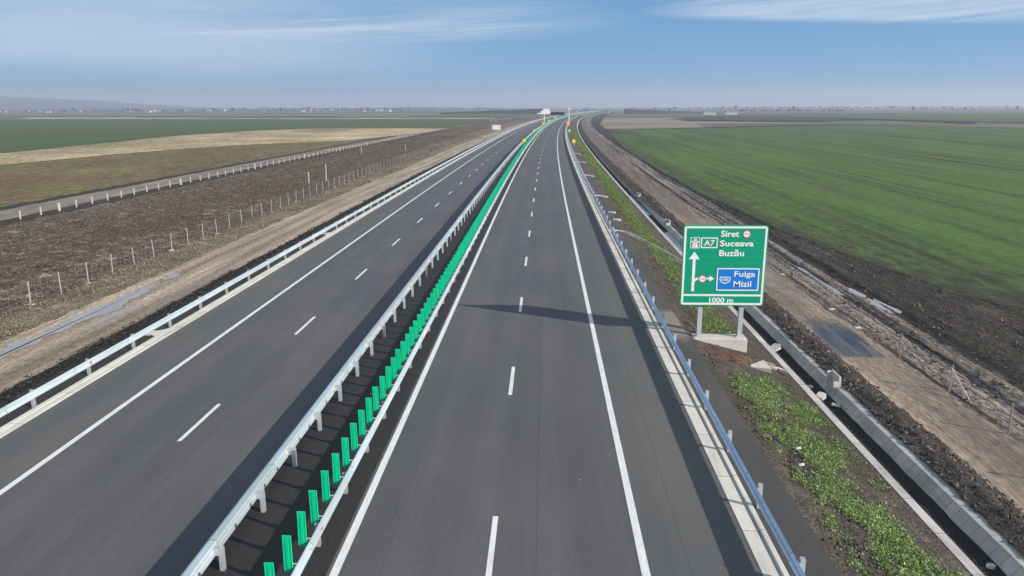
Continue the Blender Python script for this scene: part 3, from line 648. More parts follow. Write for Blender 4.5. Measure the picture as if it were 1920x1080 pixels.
def ring(b, x0, x1, z0, z1, w, y0, y1, r=0.10, n=5):
    """frame with rounded corners"""
    def loop(x0, x1, z0, z1, r):
        P = []
        for cx_, cz_, a0 in ((x1-r, z1-r, 0), (x0+r, z1-r, 90), (x0+r, z0+r, 180), (x1-r, z0+r, 270)):
            for q in range(n+1):
                a = R(a0 + 90*q/n); P.append((cx_ + r*math.cos(a), cz_ + r*math.sin(a)))
        return P
    A = loop(x0, x1, z0, z1, r); B = loop(x0+w, x1-w, z0+w, z1-w, max(r-w, 0.01)); m = len(A)
    V = [(x, y0, z) for x, z in A] + [(x, y0, z) for x, z in B] + [(x, y1, z) for x, z in A] + [(x, y1, z) for x, z in B]
    F = []
    for i in range(m):
        j = (i+1) % m
        F += [(i, j, m+j, m+i), (2*m+i, 3*m+i, 3*m+j, 2*m+j), (i, 2*m+i, 2*m+j, j), (m+i, m+j, 3*m+j, 3*m+i)]
    return b.add(V, F)
def disc_y(b, x, z, r, y0, y1, n=24):
    return b.prism([(x + r*math.cos(2*math.pi*k/n), z + r*math.sin(2*math.pi*k/n)) for k in range(n)], 'y', y0, y1)
rrect(MB(), SX, SX+SW, SZ, SZ+SH, SY-0.03, SY+0.03).build('board', M['green_sign'], sg)
bk = MB()
for q in range(6): bk.box(SX+0.06, SX+SW-0.06, SY+0.032, SY+0.075, SZ+0.2+q*0.68, SZ+0.28+q*0.68)
bk.build('back_rail', M['sign_grey'], sg)
fy0, fy1 = SY-0.038, SY-0.0305
br = MB(); ring(br, U(0.012), U(0.988), Vv(0.988), Vv(0.014), 0.095, fy0, fy1); br.box(U(0.035), U(0.965), fy0, fy1, Vv(0.878), Vv(0.855)); br.build('border', M['white'], sg)
for nm, tx, u0, u1, v0, v1 in (('lettering','Siret',.443,.657,.066,.143),('lettering','Suceava',.439,.835,.184,.258),('lettering','Buzău',.436,.730,.296,.378),('lettering','1000 m',.350,.637,.897,.963)):
    text_mesh(nm, tx, U(u0), U(u1), Vv(v1), Vv(v0), SY-0.0305, M['white'], sg, 0.022)
sq = empty('route_badge', (0, 0, 0), None, None); sq.parent = sg
b = MB(); ring(b, U(.213), U(.411), Vv(.280), Vv(.150), 0.05, fy0, fy1, 0.05); b.build('badge_frame', M['white'], sq)
text_mesh('badge_lettering', 'A7', U(.250), U(.374), Vv(.252), Vv(.182), SY-0.0305, M['white'], sq)
b = MB(); ring(b, U(.087), U(.199), Vv(.283), Vv(.149), 0.03, fy0, fy1, 0.03)
def quad(b, pts): b.prism([(U(u), Vv(v)) for u, v in pts], 'y', fy0, fy1)
quad(b, [(.108,.272),(.140,.272),(.141,.165),(.130,.165)]); quad(b, [(.146,.272),(.178,.272),(.157,.165),(.146,.165)]); quad(b, [(.098,.212),(.1335,.212),(.1335,.195),(.098,.195)][::-1]); quad(b, [(.1545,.212),(.189,.212),(.189,.195),(.1545,.195)][::-1])
b.build('motorway_symbol', M['white'], sg)
b = MB(); quad(b, [(.080,.418),(.143,.325),(.207,.418)]); quad(b, [(.127,.819),(.160,.819),(.160,.4182),(.127,.4182)])
quad(b, [(.1602,.700),(.1602,.662),(.190,.647),(.225,.647),(.225,.668),(.200,.668)]); quad(b, [(.285,.647),(.338,.647),(.338,.668),(.285,.668)]); quad(b, [(.3382,.622),(.395,.658),(.3382,.696)])
b.build('arrow', M['white'], sg)
for u, v in ((.745,.107),(.254,.663)):
    pr = empty('weight_limit_symbol', (0, 0, 0), None, None); pr.parent = sg
    y0 = fy0 - 0.001
    disc_y(MB(), U(u), Vv(v), 0.190, y0 - 0.002, fy1).build('rim', plain('red_sheeting', (0.55, 0.03, 0.06), 0.5) if 'redsheet' not in M else M['redsheet'], pr)
    disc_y(MB(), U(u), Vv(v), 0.150, y0 - 0.006, y0 - 0.0022).build('disc', M['white'], pr)
    text_mesh('disc_lettering', '7,5t', U(u)-0.10, U(u)+0.10, Vv(v)-0.035, Vv(v)+0.035, y0 - 0.0062, M['dark'], pr, 0.01, 0.003)
bp = empty('local_panel', (0, 0, 0), None, None); bp.parent = sg
rrect(MB(), U(.421), U(.931), Vv(.810), Vv(.524), fy0-0.004, fy1, 0.03, 2).build('panel_face', M['blue_sign'], bp)
b = MB(); ring(b, U(.423), U(.929), Vv(.808), Vv(.526), 0.055, fy0-0.009, fy0-0.0042, 0.04); b.build('panel_border', M['white'], bp)
text_mesh('panel_lettering', 'Fulga', U(.632), U(.880), Vv(.652), Vv(.565), fy0-0.0042, M['white'], bp)
text_mesh('panel_lettering', 'Mizil', U(.630), U(.840), Vv(.758), Vv(.686), fy0-0.0042, M['white'], bp)
b = MB()
shp = [(.462,.634),(.588,.634),(.590,.676),(.565,.708),(.525,.722),(.485,.708),(.460,.676)]
inn = [(.525 + (u-.525)*.84, .674 + (v-.674)*.78) for u, v in shp]
m_ = len(shp); A_ = [(U(u), fy0-0.009, Vv(v)) for u, v in shp] + [(U(u), fy0-0.009, Vv(v)) for u, v in inn] + [(U(u), fy0-0.0042, Vv(v)) for u, v in shp] + [(U(u), fy0-0.0042, Vv(v)) for u, v in inn]
F_ = []
for i in range(m_):
    j = (i+1) % m_; F_ += [(i, j, m_+j, m_+i), (i, 2*m_+i, 2*m_+j, j), (m_+i, m_+j, 3*m_+j, 3*m_+i)]
b.add(A_, F_); b.build('shield', M['white'], bp)
text_mesh('panel_lettering', '100', U(.487), U(.563), Vv(.688), Vv(.652), fy0-0.0042, M['white'], bp)
for px in (7.68, 9.66):
    b = MB(); b.prism([(px-.11,SY+.08),(px+.11,SY+.08),(px+.11,SY+.10),(px+.014,SY+.10),(px+.014,SY+.28),(px+.11,SY+.28),(px+.11,SY+.30),(px-.11,SY+.30),(px-.11,SY+.28),(px-.014,SY+.28),(px-.014,SY+.10),(px-.11,SY+.10)], 'z', -0.06, SZ+SH-0.25)
    b.box(px-.2, px+.2, SY-.02, SY+.40, -0.079, -0.05)
    b.build('post', M['sign_grey'] if False else M['steel_post'], sg)
b = MB(); b.box(7.38, 9.98, SY-0.22, SY+0.62, -1.7, -0.08, 0.03); b.build('foundation', M['conc'], sg)

# red-brown spoil heaped round the foundation
def mound(name, cx_, cy_, rx, ry, h, mat, seed, n=40):
    xs = np.linspace(-1, 1, n); X, Y_ = np.meshgrid(xs, xs); rr = np.sqrt(X*X + Y_*Y_)
    wx = cx_ + X*rx; wy = cy_ + Y_*ry
    z = terr(wx, wy) - 0.06 + h*np.clip(1 - rr**2, -0.2, 1) + 0.22*h*fbm(wx*2.2, wy*2.2, 5, seed, 0.65)
    z = np.where(rr > 1.0, terr(wx, wy) - 0.12, z)
    V = np.stack([wx, wy, z], -1).reshape(-1, 3); i = np.arange(n-1)[:, None]*n + np.arange(n-1)[None, :]
    F = np.stack([i, i+1, i+n+1, i+n], -1).reshape(-1, 4)
    o = link(name, mesh_np(name, V, F, mat, True, V)); o['kind'] = 'structure'; return o
M['redsoil'] = soil('red_brown_spoil', [(0.05,0.028,0.02),(0.105,0.058,0.04),(0.17,0.105,0.08),(0.09,0.06,0.045)], (0.5,0.4,1), (3,2,1), (12,10,1), 1.0, 0.08)
mound('soil_mound', 8.75, 33.9, 1.95, 1.15, 0.13, M['redsoil'], 71)

# ------------------------------------------------------------------ chutes, headwalls and loose concrete
def chute(path, w, label, group=None):
    """open concrete channel following path points (x, y, z)"""
    P = [Vector(p) for p in path]; prof = [(-w/2-.05, -.12), (-w/2-.05, .05), (-w/2, .05), (-w*0.32, -.06), (w*0.32, -.06), (w/2, .05), (w/2+.05, .05), (w/2+.05, -.12)]
    V = []; F = []; n = len(prof)
    for i, p in enumerate(P):
        d = (P[min(i+1, len(P)-1)] - P[max(i-1, 0)]).normalized(); s = Vector((d.y, -d.x, 0)).normalized()
        V += [tuple(p + s*a + Vector((0, 0, c))) for a, c in prof]
    for i in range(len(P)-1):
        F += [(i*n+k, i*n+(k+1) % n, (i+1)*n+(k+1) % n, (i+1)*n+k) for k in range(n)]
    F += [tuple(range(n)), tuple(range((len(P)-1)*n, len(P)*n))[::-1]]
    b = MB().add(V, F); o = b.build('drain_chute', M['conc']); return tag(o, label, 'drain chute', group)
cpath = [(5.95,67.2,0.03),(6.6,67.2,0.02),(7.25,66.9,-0.02),(7.9,66.0,-0.2),(8.8,63.8,-0.44),(9.8,61.1,-0.70),(10.8,58.4,-0.98),(11.45,56.7,-1.15)]
chute(cpath, 0.42, 'long curved concrete drain chute running down the verge behind the direction sign')
for y, L, lab in ((94.5, 1.1, 'nearest of the short chute stubs behind the right guard rail, past the curved chute'), (123.0, 1.0, 'second short concrete chute stub behind the right guard rail, past the curved chute'), (153.5, 1.0, 'third short concrete chute stub behind the right guard rail, past the curved chute'), (181.0, 1.0, 'farthest short concrete chute stub behind the right guard rail, before the yellow disc')):
    c0 = float(cen(y)); chute([(5.97+c0, y, 0.03), (6.8+c0, y, 0.02), (6.9+L+c0, y-0.2, -0.12)], 0.42, lab, 'short chute stubs on the verge')
for y, x0, lab in ((74.4, 6.9, 'small pale concrete block on the verge just past the curved drain chute'), (79.6, 6.85, 'farther pale concrete block on the verge past the curved drain chute')):
    b = MB(); b.box(x0, x0+0.8, y-0.10, y+0.10, -0.3, 0.04, 0.02); tag(b.build('concrete_block', M['conc']), lab, 'concrete block')
for y, lab in ((35.0, 'concrete drain outlet bridging the left gutter below the guard rail, nearer one'), (64.9, 'concrete drain outlet bridging the left gutter below the guard rail, farther one')):
    b = MB(); P = [(-19.10,-0.62),(-19.10,0.75),(-19.45,0.36),(-20.3,0.34),(-20.3,-0.30),(-19.45,-0.32)]
    b.prism([(x, y+q) for x, q in P], 'z', -0.2, 0.035); tag(b.build('drain_outlet', M['conc']), lab, 'drain outlet')
def headwall(x, y, lab, s=1.0):
    b = MB(); b.box(x, x+0.16*s, y-0.75*s, y+0.75*s, -1.75, -0.72, 0.02); b.box(x-0.35*s, x-0.002, y+0.59*s, y+0.75*s, -1.75, -0.74, 0.02); b.box(x-0.35*s, x-0.002, y-0.75*s, y-0.59*s, -1.75, -0.95, 0.02)
    tag(b.build('headwall', M['coping_obj']), lab, 'culvert headwall', 'culvert headwalls along the channel')
M['coping_obj'] = concrete('headwall_concrete', (0.44,0.42,0.39), (0.54,0.52,0.48), (0.25,0.22,0.19), None, False)
headwall(13.15, 32.3, 'small pale concrete headwall on the channel edge in front of the wet dark patch', 0.62)
headwall(13.15, 79.0, 'concrete headwall on the far channel edge just above the curved chute', 0.9)
headwall(13.15, 104.0, 'farthest concrete headwall on the channel edge, beyond the curved chute', 0.8)
def slab_piece(x, y, z, sx_, sy_, sz_, rot, lab, tilt=(0, 0)):
    b = MB(); rnd = random.Random(int(x*100+y*10))
    P = []
    for k in range(7):
        a = 2*math.pi*k/7; q = rnd.uniform(0.55, 0.95); P.append((math.cos(a)*sx_/2*q, math.sin(a)*sy_/2*q))
    b.prism(P, 'z', -sz_/2, sz_/2); o = b.build('broken_slab', M['coping_obj']); o.location = (x, y, z); o.rotation_euler = (tilt[0], tilt[1], rot)
    tag(o, lab, 'concrete rubble')
slab_piece(12.15, 37.9, -1.38, 0.9, 0.8, 0.10, 0.4, 'pale broken slab lying across the channel beside the sign foundation', (0.1, -0.35))
slab_piece(12.3, 31.4, -1.45, 0.75, 0.5, 0.10, 1.0, 'pale broken slab in the channel opposite the small headwall', (0.1, -0.2))
slab_piece(12.55, 30.5, -1.5, 0.55, 0.4, 0.10, 0.2, 'smaller broken slab in the channel just nearer than the headwall', (-0.1, 0.2))
slab_piece(12.2, 32.6, -1.5, 0.6, 0.35, 0.10, 0.7, 'flat broken slab in the channel just past the headwall', (0.05, 0.1))
slab_piece(12.55, 19.0, -1.53, 0.42, 0.3, 0.08, 0.5, 'lone broken slab in the channel at the bottom right of the view', (0.0, 0.1))
slab_piece(10.9, 33.6, -0.98, 0.9, 0.35, 0.10, 0.3, 'flat pale slab on the verge edge between spoil mound and channel', (0.1, 0.28))
b = MB(); b.prism([(9.35,33.05),(10.45,32.75),(10.45,34.0)], 'z', -1.1, -0.70); tag(b.build('concrete_corner', M['conc']), 'triangular pale concrete corner poking out of the red-brown spoil', 'concrete corner')
b = MB()
for i in range(6):
    a = (10.45 + i*0.42, 34.2 - i*0.55); c = (10.45 + (i+1)*0.42, 34.2 - (i+1)*0.55)
    if c[0] > 11.5: break
    b.prism([(a[0],a[1]-.05),(c[0],c[1]-.05),(c[0],c[1]+.05),(a[0],a[1]+.05)], 'z', float(zprof(a[0],0))-0.1, float(zprof(a[0],0))+0.09)
tag(b.build('edging_strip', M['conc']), 'thin pale concrete edging from the sign foundation down to the channel', 'edging strip')

for x, y, lab in ((8.75, 23.9, 'white scrap of litter lying in the middle of the green weeds'), (8.35, 22.4, 'smaller white scrap of litter at the left edge of the green weeds')):
    b = MB(); b.add([(-.09,-.05,0),(.08,-.07,.02),(.10,.05,.05),(-.06,.07,.01),(-.09,-.05,.012),(.08,-.07,.032),(.10,.05,.062),(-.06,.07,.022)], [(0,3,2,1),(4,5,6,7),(0,1,5,4),(1,2,6,5),(2,3,7,6),(3,0,4,7)])
    o = b.build('litter', M['white']); o.location = (x, y, float(terr(x, y)) + 0.09); tag(o, lab, 'litter')
# ------------------------------------------------------------------ puddles
def pool(pts, z, label, mat='puddle', amp=0.12, seed=3):
    o = patch('puddle', pts, M[mat], z, amp*2.2, seed, 0.25, 0.8); return o
pool([(-27.9,33.6),(-28.6,37.2),(-28.5,43),(-28.3,49),(-28.2,54.5),(-27.9,55),(-27.6,50),(-27.2,46.5),(-26.9,44.5),(-27.3,42.5),(-27.4,40.4),(-27.7,37.5),(-27.6,35)], -1.42, '', 'puddle', 0.26, 4)
pool([(-26.5,40.5),(-26.7,43.8),(-26.8,46.5),(-26.5,46.6),(-26.2,43)], -1.432, '', 'puddle', 0.1, 6)
pool([(19.6,60),(20.3,60.5),(21.3,56),(22.1,51),(22.6,46.5),(22.0,45.5),(21.0,47.5),(20.2,52),(19.6,56)], -1.67, '', 'puddle', 0.1, 7)
o = strip('ditch_water', YN[(YN > 49) & (YN < 76)], edge(12.06, 43, 0.05), edge(12.7, 44, 0.08), 3, M['ditchwater'], -1.525)
o = strip('ditch_water', YN[(YN > 88) & (YN < 108)], edge(12.06, 45, 0.05), edge(12.6, 46, 0.08), 3, M['ditchwater'], -1.525)

# ------------------------------------------------------------------ fences and post rows
def fence(label, posts, h, rad, wires, braces=(), footing=True, mat='post_conc', foot_p=0.7):
    root = empty('wire_fence', (0, 0, 0), label, 'fence')
    pmb = MB(); pmb.box(-rad, rad, -rad, rad, -0.3, h, rad*0.4); pm = pmb.mesh('post', M[mat])
    fb = MB(); fb.box(-0.2, 0.2, -0.17, 0.17, -0.1, 0.05, 0.03); fm = fb.mesh('footing', M['post_conc'])
    rest = MB(); tops = []
    for k, (x, y, z) in enumerate(posts):
        tops.append((x, y, z))
        if k < 100:
            p = link('post', pm, root); p.location = (x, y, z); p.rotation_euler = (R(random.uniform(-2, 2)), R(random.uniform(-2.5, 2.5)), 0)
            if footing and random.random() < foot_p: link('footing', fm, p)
        else: rest.box(x-rad, x+rad, y-rad, y+rad, z-0.2, z+h)
    if rest.v: rest.build('post', M[mat], root)['kind'] = 'stuff'
    w = MB()
    for a, c in zip(tops[:-1], tops[1:]):
        for f in wires: w.tube((a[0], a[1], a[2]+h*f), (c[0], c[1], c[2]+h*f), 0.006, n=3)
        d = max(1, int((c[1]-a[1])/0.55))
        if a[1] < 130:
            for q in range(1, d):
                x = a[0]+(c[0]-a[0])*q/d; y = a[1]+(c[1]-a[1])*q/d; w.tube((x, y, a[2]+h*0.06), (x, y, a[2]+h*0.93), 0.0055, n=3)
    w.build('wire_mesh', M['wire'], root)
    for x, y, z, ddx, ddy in braces:
        b = MB(); b.tube((x, y, z+h*0.85), (x+ddx, y+ddy, z), rad*0.9, n=6); b.build('brace', M['post_conc'], root)
    return root
lp = []
y = 39.2
while y < 600:
    o_ = -33.28 - 0.9 * min(1, max(0, (y-80)/120)); lp.append((o_ + float(cen(y)), y, float(terr(o_, y)) - 0.02)); y += 3.16
fence('thin wire fence with slender pale posts between the tan track and the weedy strip', lp, 1.55, 0.025, (0.1, 0.3, 0.5, 0.7, 0.93), mat='post_grey2')
rp = []
for y in (23.5, 28.0, 32.5, 37.3, 42.6, 46.7, 51.2, 56.8, 62.6): rp.append((18.35, y, float(terr(18.35, y)) - 0.02))
fence('wire fence with few thin grey posts between the tan track and the rutted mud', rp, 1.3, 0.026, (0.3, 0.6, 0.93), braces=((18.35, 32.5, -1.6, 0.25, -1.35),), footing=True, mat='post_grey', foot_p=0.3)
cb = MB(); cb.box(-0.055, 0.055, -0.055, 0.055, -0.3, 0.92, 0.02); cm_ = cb.mesh('concrete_post', M['post_conc'])
y = 73.2; k = 0
while y < 330:
    o_ = -60.8; o = link('concrete_post', cm_); o.location = (o_ + float(cen(y)), y, -1.55); o.rotation_euler = (0, R(random.uniform(-2, 2)), R(random.uniform(-6, 6)))
    if k % 9 == 5: o.scale = (1.9, 1.9, 1.05)
    tag(o, 'short white concrete post in the long row along the farm lane', 'post', 'white concrete posts along the farm lane'); y += 3.55 * random.uniform(0.96, 1.04); k += 1
sb_ = MB(); sb_.box(-0.06, 0.06, -0.06, 0.06, -0.3, 1.9, 0.02); sm_ = sb_.mesh('marker_post', M['post_conc'])
for x, y, lab in ((-39.3, 124, 'nearest of the tall pale marker posts standing in the weedy strip'), (-37.5, 128, 'tall pale marker post in the weedy strip just right of the nearest one'), (-41.3, 141, 'tall pale marker post in the weedy strip, third from the near end'), (-49.9, 205, 'tall pale marker post in the weedy strip close to the farm lane'), (-40.1, 218, 'farthest tall pale marker post in the weedy strip')):
    o = link('marker_post', sm_); o.location = (x, y, -1.5); tag(o, lab, 'marker post')

# ------------------------------------------------------------------ distant road signs and gantry
def disc_sign(x, y, z0, zc_, r, mat, lab, ring_mat=None, board=False):
    root = empty('road_sign', (x, y, 0), lab, 'road sign')
    b = MB(); b.tube((0, 0.05, z0), (0, 0.05, zc_ + r*0.8), 0.04, n=8); b.build('pole', M['steel_post'], root)
    if board:
        b = MB(); rrect(b, -r, r, zc_-r*1.35, zc_+r*1.35, -0.02, 0.02, 0.1, 3); b.build('board', M[mat], root)
        b = MB(); disc_y(b, 0, zc_+r*0.45, r*0.72, -0.032, -0.0205); b.build('disc', M['redsheet'], root); b = MB(); disc_y(b, 0, zc_+r*0.45, r*0.5, -0.04, -0.0325); b.build('disc_face', M['white'], root)
    else:
        b = MB(); disc_y(b, 0, zc_, r, -0.02, 0.02); b.build('rim', M[ring_mat or mat], root); b = MB(); disc_y(b, 0, zc_, r*0.86, -0.03, -0.0205); b.build('disc', M[mat], root)
M['redsheet'] = plain('red_disc_sheeting', (0.6, 0.06, 0.03), 0.5)
M['olive'] = plain('olive_rim', (0.25, 0.23, 0.03), 0.5)
disc_sign(-6.95 + float(cen(217)), 217, 0, 1.45, 0.57, 'yellow', 'bright yellow disc in the median, nearest of the yellow signs there', 'olive')
disc_sign(7.15 + float(cen(214)), 214, -0.2, 1.35, 0.59, 'yellow', 'bright yellow disc on the right verge, nearest of the yellow signs there', 'olive')
disc_sign(-6.95 + float(cen(304)), 304, 0, 1.55, 0.52, 'yellow', 'second yellow disc in the median, just beyond the nearest one', 'olive')
disc_sign(7.0 + float(cen(302)), 302, -0.2, 1.5, 0.52, 'yellow', 'second pale yellow disc on the right verge, below the orange sign', 'olive')
disc_sign(-6.95 + float(cen(415)), 415, 0, 1.6, 0.71, 'orange', 'orange temporary speed sign in the median beside the gantry mast', None, True)
disc_sign(6.6 + float(cen(412)), 412, 0, 1.9, 0.88, 'orange', 'tall orange temporary speed sign on the right beside the gantry mast', None, True)
disc_sign(-6.95 + float(cen(503)), 503, 0, 1.7, 0.71, 'yellow', 'small yellow disc far down the median beyond the orange sign', 'olive')
disc_sign(-6.95 + float(cen(619)), 619, 0, 1.8, 0.80, 'yellow', 'farthest small yellow disc at the end of the green median row', 'olive')
root = empty('sign_gantry', (0, 0, 0), 'cantilever gantry over the median with white panels and a black display board', 'sign gantry')
GY = 470.0
for nm, x0, z1 in (('mast', -0.25, 6.4), ('mast', 14.9, 8.9)):
    b = MB(); b.tube((x0, GY, -0.2), (x0, GY, z1), 0.26, 0.2, 10); b.build(nm, M['white'], root)
b = MB(); b.box(-3.0, 14.95, GY+0.12, GY+0.34, 6.5, 6.75); b.box(-3.0, 14.95, GY+0.12, GY+0.34, 7.6, 7.8)
b.build('beam', M['steel_post'], root)
b = MB(); b.box(-4.3, 3.6, GY-0.25, GY+0.1, 6.2, 6.9, 0.04); b.box(-2.2, 3.4, GY-0.25, GY+0.1, 6.95, 8.2, 0.04); b.box(-0.9, 2.9, GY-0.25, GY+0.1, 8.25, 9.4, 0.04); b.build('white_panel', M['white'], root)
b = MB(); b.box(3.7, 12.2, GY-0.4, GY+0.1, 5.6, 7.4, 0.04); b.build('display_board', M['dark'], root)
b = MB(); b.box(14.3, 15.6, GY-0.25, GY+0.25, 8.9, 9.6, 0.1); b.build('lamp_head', M['white'], root)
root = empty('sign_board', (-24.2, 383, -1.5), 'pale blank back of a large sign board left of the motorway, on two legs', 'road sign')
b = MB(); rrect(b, -2.1, 2.1, 1.0, 3.3, -0.04, 0.04, 0.1, 3); b.build('board', M['sign_grey2'] if 'sign_grey2' in M else M['white'], root)
for q in (-1.2, 1.2):
    b = MB(); b.tube((q, -0.12, -0.2), (q, -0.12, 3.2), 0.06); b.build('leg', M['steel_post'], root)
M['blue_far'] = plain('blue_board', (0.03, 0.16, 0.30), 0.6)
for x, y, w, z0, z1, lab in ((62, 1150, 9.5, 4.5, 8.5, 'blue-green board left of the distant overpass, largest of the three'), (104, 1300, 8, 5.0, 8.2, 'small blue board right of the largest far board'), (128, 1350, 9, 5.2, 8.0, 'small blue board farthest right among the far boards')):
    root = empty('far_board', (x, y, -1.6), lab, 'road sign')
    b = MB(); rrect(b, -w/2, w/2, z0, z1, -0.1, 0.1, 0.2, 2); b.build('board', M['blue_far'], root)
    for q in (-w*0.3, w*0.3):
        b = MB(); b.tube((q, 0.2, -0.3), (q, 0.2, z1), 0.12); b.build('leg', M['steel_post'], root)

# overpass: two dark approach embankments and a thin pale deck
M['emb'] = soil('embankment_earth', [(0.022,0.021,0.021),(0.034,0.031,0.030),(0.06,0.054,0.05),(0.04,0.04,0.03)], (0.01,0.01,1), (0.05,0.05,1), (0.4,0.4,1), 0.5, 0.1, attr=False)
def ramp_bank(name, x0, x1, y0, y1, h0, h1, w, lab):
    V = []
    for x, y, h in ((x0, y0, h0), (x1, y1, h1)):
        V += [(x, y - w - h*1.5, -1.8), (x, y - w, h), (x, y + w, h), (x, y + w + h*1.5, -1.8)]
    F = [(0,4,5,1),(1,5,6,2),(2,6,7,3),(0,1,2,3),(4,7,6,5)]
    o = MB().add(V, F).build(name, M['emb']); tag(o, lab, 'embankment', kind='structure')
ramp_bank('embankment', -175, 3, 1290, 1250, 0.9, 7.2, 5, None)
ramp_bank('embankment', 128, 172, 1237, 1246, 6.2, 4.2, 4, None)
ramp_bank('embankment', 172.02, 300, 1246, 1290, 4.2, -1.6, 4, None)
root = empty('overpass', (0, 0, 0), 'low pale road overpass far down the motorway between dark embankments', 'overpass')
b = MB(); b.box(3, 128, 1236, 1250, 6.0, 7.3); b.build('deck', M['conc'], root)
b = MB(); b.box(3, 128, 1235.6, 1235.9, 7.32, 8.3); b.build('parapet', M['sign_grey'], root)
for x in (30, 52, 78, 104):
    b = MB(); b.box(x-.7, x+.7, 1238, 1248, -1.8, 5.99); b.build('pier', M['conc'], root)

# ------------------------------------------------------------------ villages, trees, hill
M['roof'] = plain('roof_tiles', (0.20, 0.09, 0.065), 0.8, 0, 0.25); M['roof_grey'] = plain('roof_grey', (0.16, 0.16, 0.17), 0.8, 0, 0.2)
M['wall'] = plain('white_wall', (0.46, 0.44, 0.41), 0.8, 0, 0.08); M['wall2'] = plain('buff_wall', (0.26, 0.23, 0.20), 0.8, 0, 0.15); M['glass'] = plain('dark_glass', (0.03, 0.035, 0.045), 0.2)
def house_meshes(w, d, h, rh, wall, roof):
    a = MB().box(-w/2, w/2, -d/2, d/2, -0.5, h); am = a.mesh('wall', wall)
    r = MB(); e = 0.4; r.add([(-w/2-e,-d/2-e,h+.01),(w/2+e,-d/2-e,h+.01),(w/2+e,d/2+e,h+.01),(-w/2-e,d/2+e,h+.01),(-w/2-e,0,h+rh),(w/2+e,0,h+rh)], [(0,1,5,4),(2,3,4,5),(0,4,3),(1,2,5),(0,3,2,1)]); rm = r.mesh('roof', roof)
    g_ = MB(); n = max(2, int(w/3.2))
    for i in range(n):
        x = -w/2 + w*(i+.5)/n; g_.box(x-.5, x+.5, -d/2-.05, -d/2-.003, h*.35, h*.75)
    gm = g_.mesh('windows_pane', M['glass']); return am, rm, gm
HM = [house_meshes(11, 9, 3.6, 2.4, M['wall'], M['roof']), house_meshes(13, 9, 4.2, 2.6, M['wall2'], M['roof_grey']), house_meshes(18, 10, 4.5, 2.2, M['wall'], M['roof_grey']), house_meshes(9, 8, 5.5, 2.2, M['wall2'], M['roof'])]
rnd = random.Random(11)
def house(x, y, m, lab, grp, rz=None, sc=1.0):
    r = empty('house', (x, y, -1.7), lab, 'house', grp, rnd.uniform(-0.5, 0.5) if rz is None else rz); r.scale = (sc, sc, sc)
    for nm, me in zip(('wall', 'roof', 'window'), HM[m]): link(nm, me, r)
for i in range(32):
    y = rnd.uniform(1800, 2900); x = -y * rnd.uniform(0.17, 0.78); house(x, y, rnd.choice((0, 0, 1, 2, 3)), 'tiny hazy house in the far village on the left horizon', 'houses of the far left village')
for i in range(10):
    y = rnd.uniform(1800, 2900); x = y * rnd.uniform(0.16, 0.62); house(x, y, rnd.choice((0, 1, 2)), 'tiny pale house in the far fields on the right horizon', 'houses on the right horizon')
for px, py, lab in ((240, 1130, 'pale low farm building right of the motorway, left one of two near the black strip'), (275, 1145, 'pale low farm building right of the motorway, right one of two near the black strip')):
    r = empty('barn', (px, py, -1.6), lab, 'barn')
    for nm, me in zip(('wall', 'roof', 'window'), HM[2]): link(nm, me, r)
    r.scale = (1.0, 1.0, 0.8)
# trees: bare winter crowns
M['twig'] = plain('bare_twigs', (0.055, 0.048, 0.045), 0.9, 0, 0.3); M['bark'] = plain('bark', (0.06, 0.05, 0.045), 0.9)
def tree_meshes(seed, h):
    q = random.Random(seed); t = MB(); t.tube((0, 0, -0.3), (q.uniform(-.2, .2), 0, h*0.55), h*0.03, h*0.015, 6)
    for k in range(6):
        a = q.uniform(0, 6.28); z = h*q.uniform(.3, .5); t.tube((0, 0, z), (math.cos(a)*h*.22, math.sin(a)*h*.22, z + h*q.uniform(.2, .35)), h*.012, h*.005, 4)
    c = MB()
    for k in range(260):
        a = q.uniform(0, 6.28); u = q.uniform(-1, 1); r = q.random() ** 0.45; rad = h*0.30*r*math.sqrt(max(0, 1-u*u))*(0.8+0.4*math.sin(3*a+seed)); z = h*(0.62 + 0.36*u*r); s = h*q.uniform(.02, .05)
        p = Vector((rad*math.cos(a), rad*math.sin(a), z)); d1 = Vector((q.uniform(-1, 1), q.uniform(-1, 1), q.uniform(-.3, 1))).normalized()*s*1.8; d2 = d1.orthogonal().normalized()*s*0.6
        c.add([p-d1-d2, p+d1-d2*.5, p+d1*1.1+d2*.5, p-d1+d2], [(0, 1, 2, 3)])
    return t.mesh('trunk', M['bark']), c.mesh('crown', M['twig'])
TM = [tree_meshes(s, h) for s, h in ((1, 9), (2, 7), (3, 11), (4, 8))]
def tree(x, y, lab, grp, sc=1.0):
    r = empty('tree', (x, y, -1.7), lab, 'tree', grp, rnd.uniform(0, 6)); r.scale = (sc, sc, sc*rnd.uniform(.85, 1.1))
    m = rnd.choice(TM); link('trunk', m[0], r); link('crown', m[1], r)
for i in range(120):
    y = rnd.uniform(1600, 2900); x = -y * rnd.uniform(0.14, 0.8); tree(x, y, 'bare hazy tree among the far houses on the left horizon', 'trees in the far left village', rnd.uniform(.7, 1.3))
for i in range(46):
    y = rnd.uniform(1500, 2500); x = y * rnd.uniform(0.13, 0.62); tree(x, y, 'bare hazy tree on the right horizon', 'trees on the right horizon', rnd.uniform(.7, 1.3))
for x, y, s, lab in ((142, 1262, 1.0, 'dark tree at the left end of the right embankment'), (172, 1268, 1.15, 'dark tree on the right embankment, right of the first')): tree(x, y, lab, None, s)
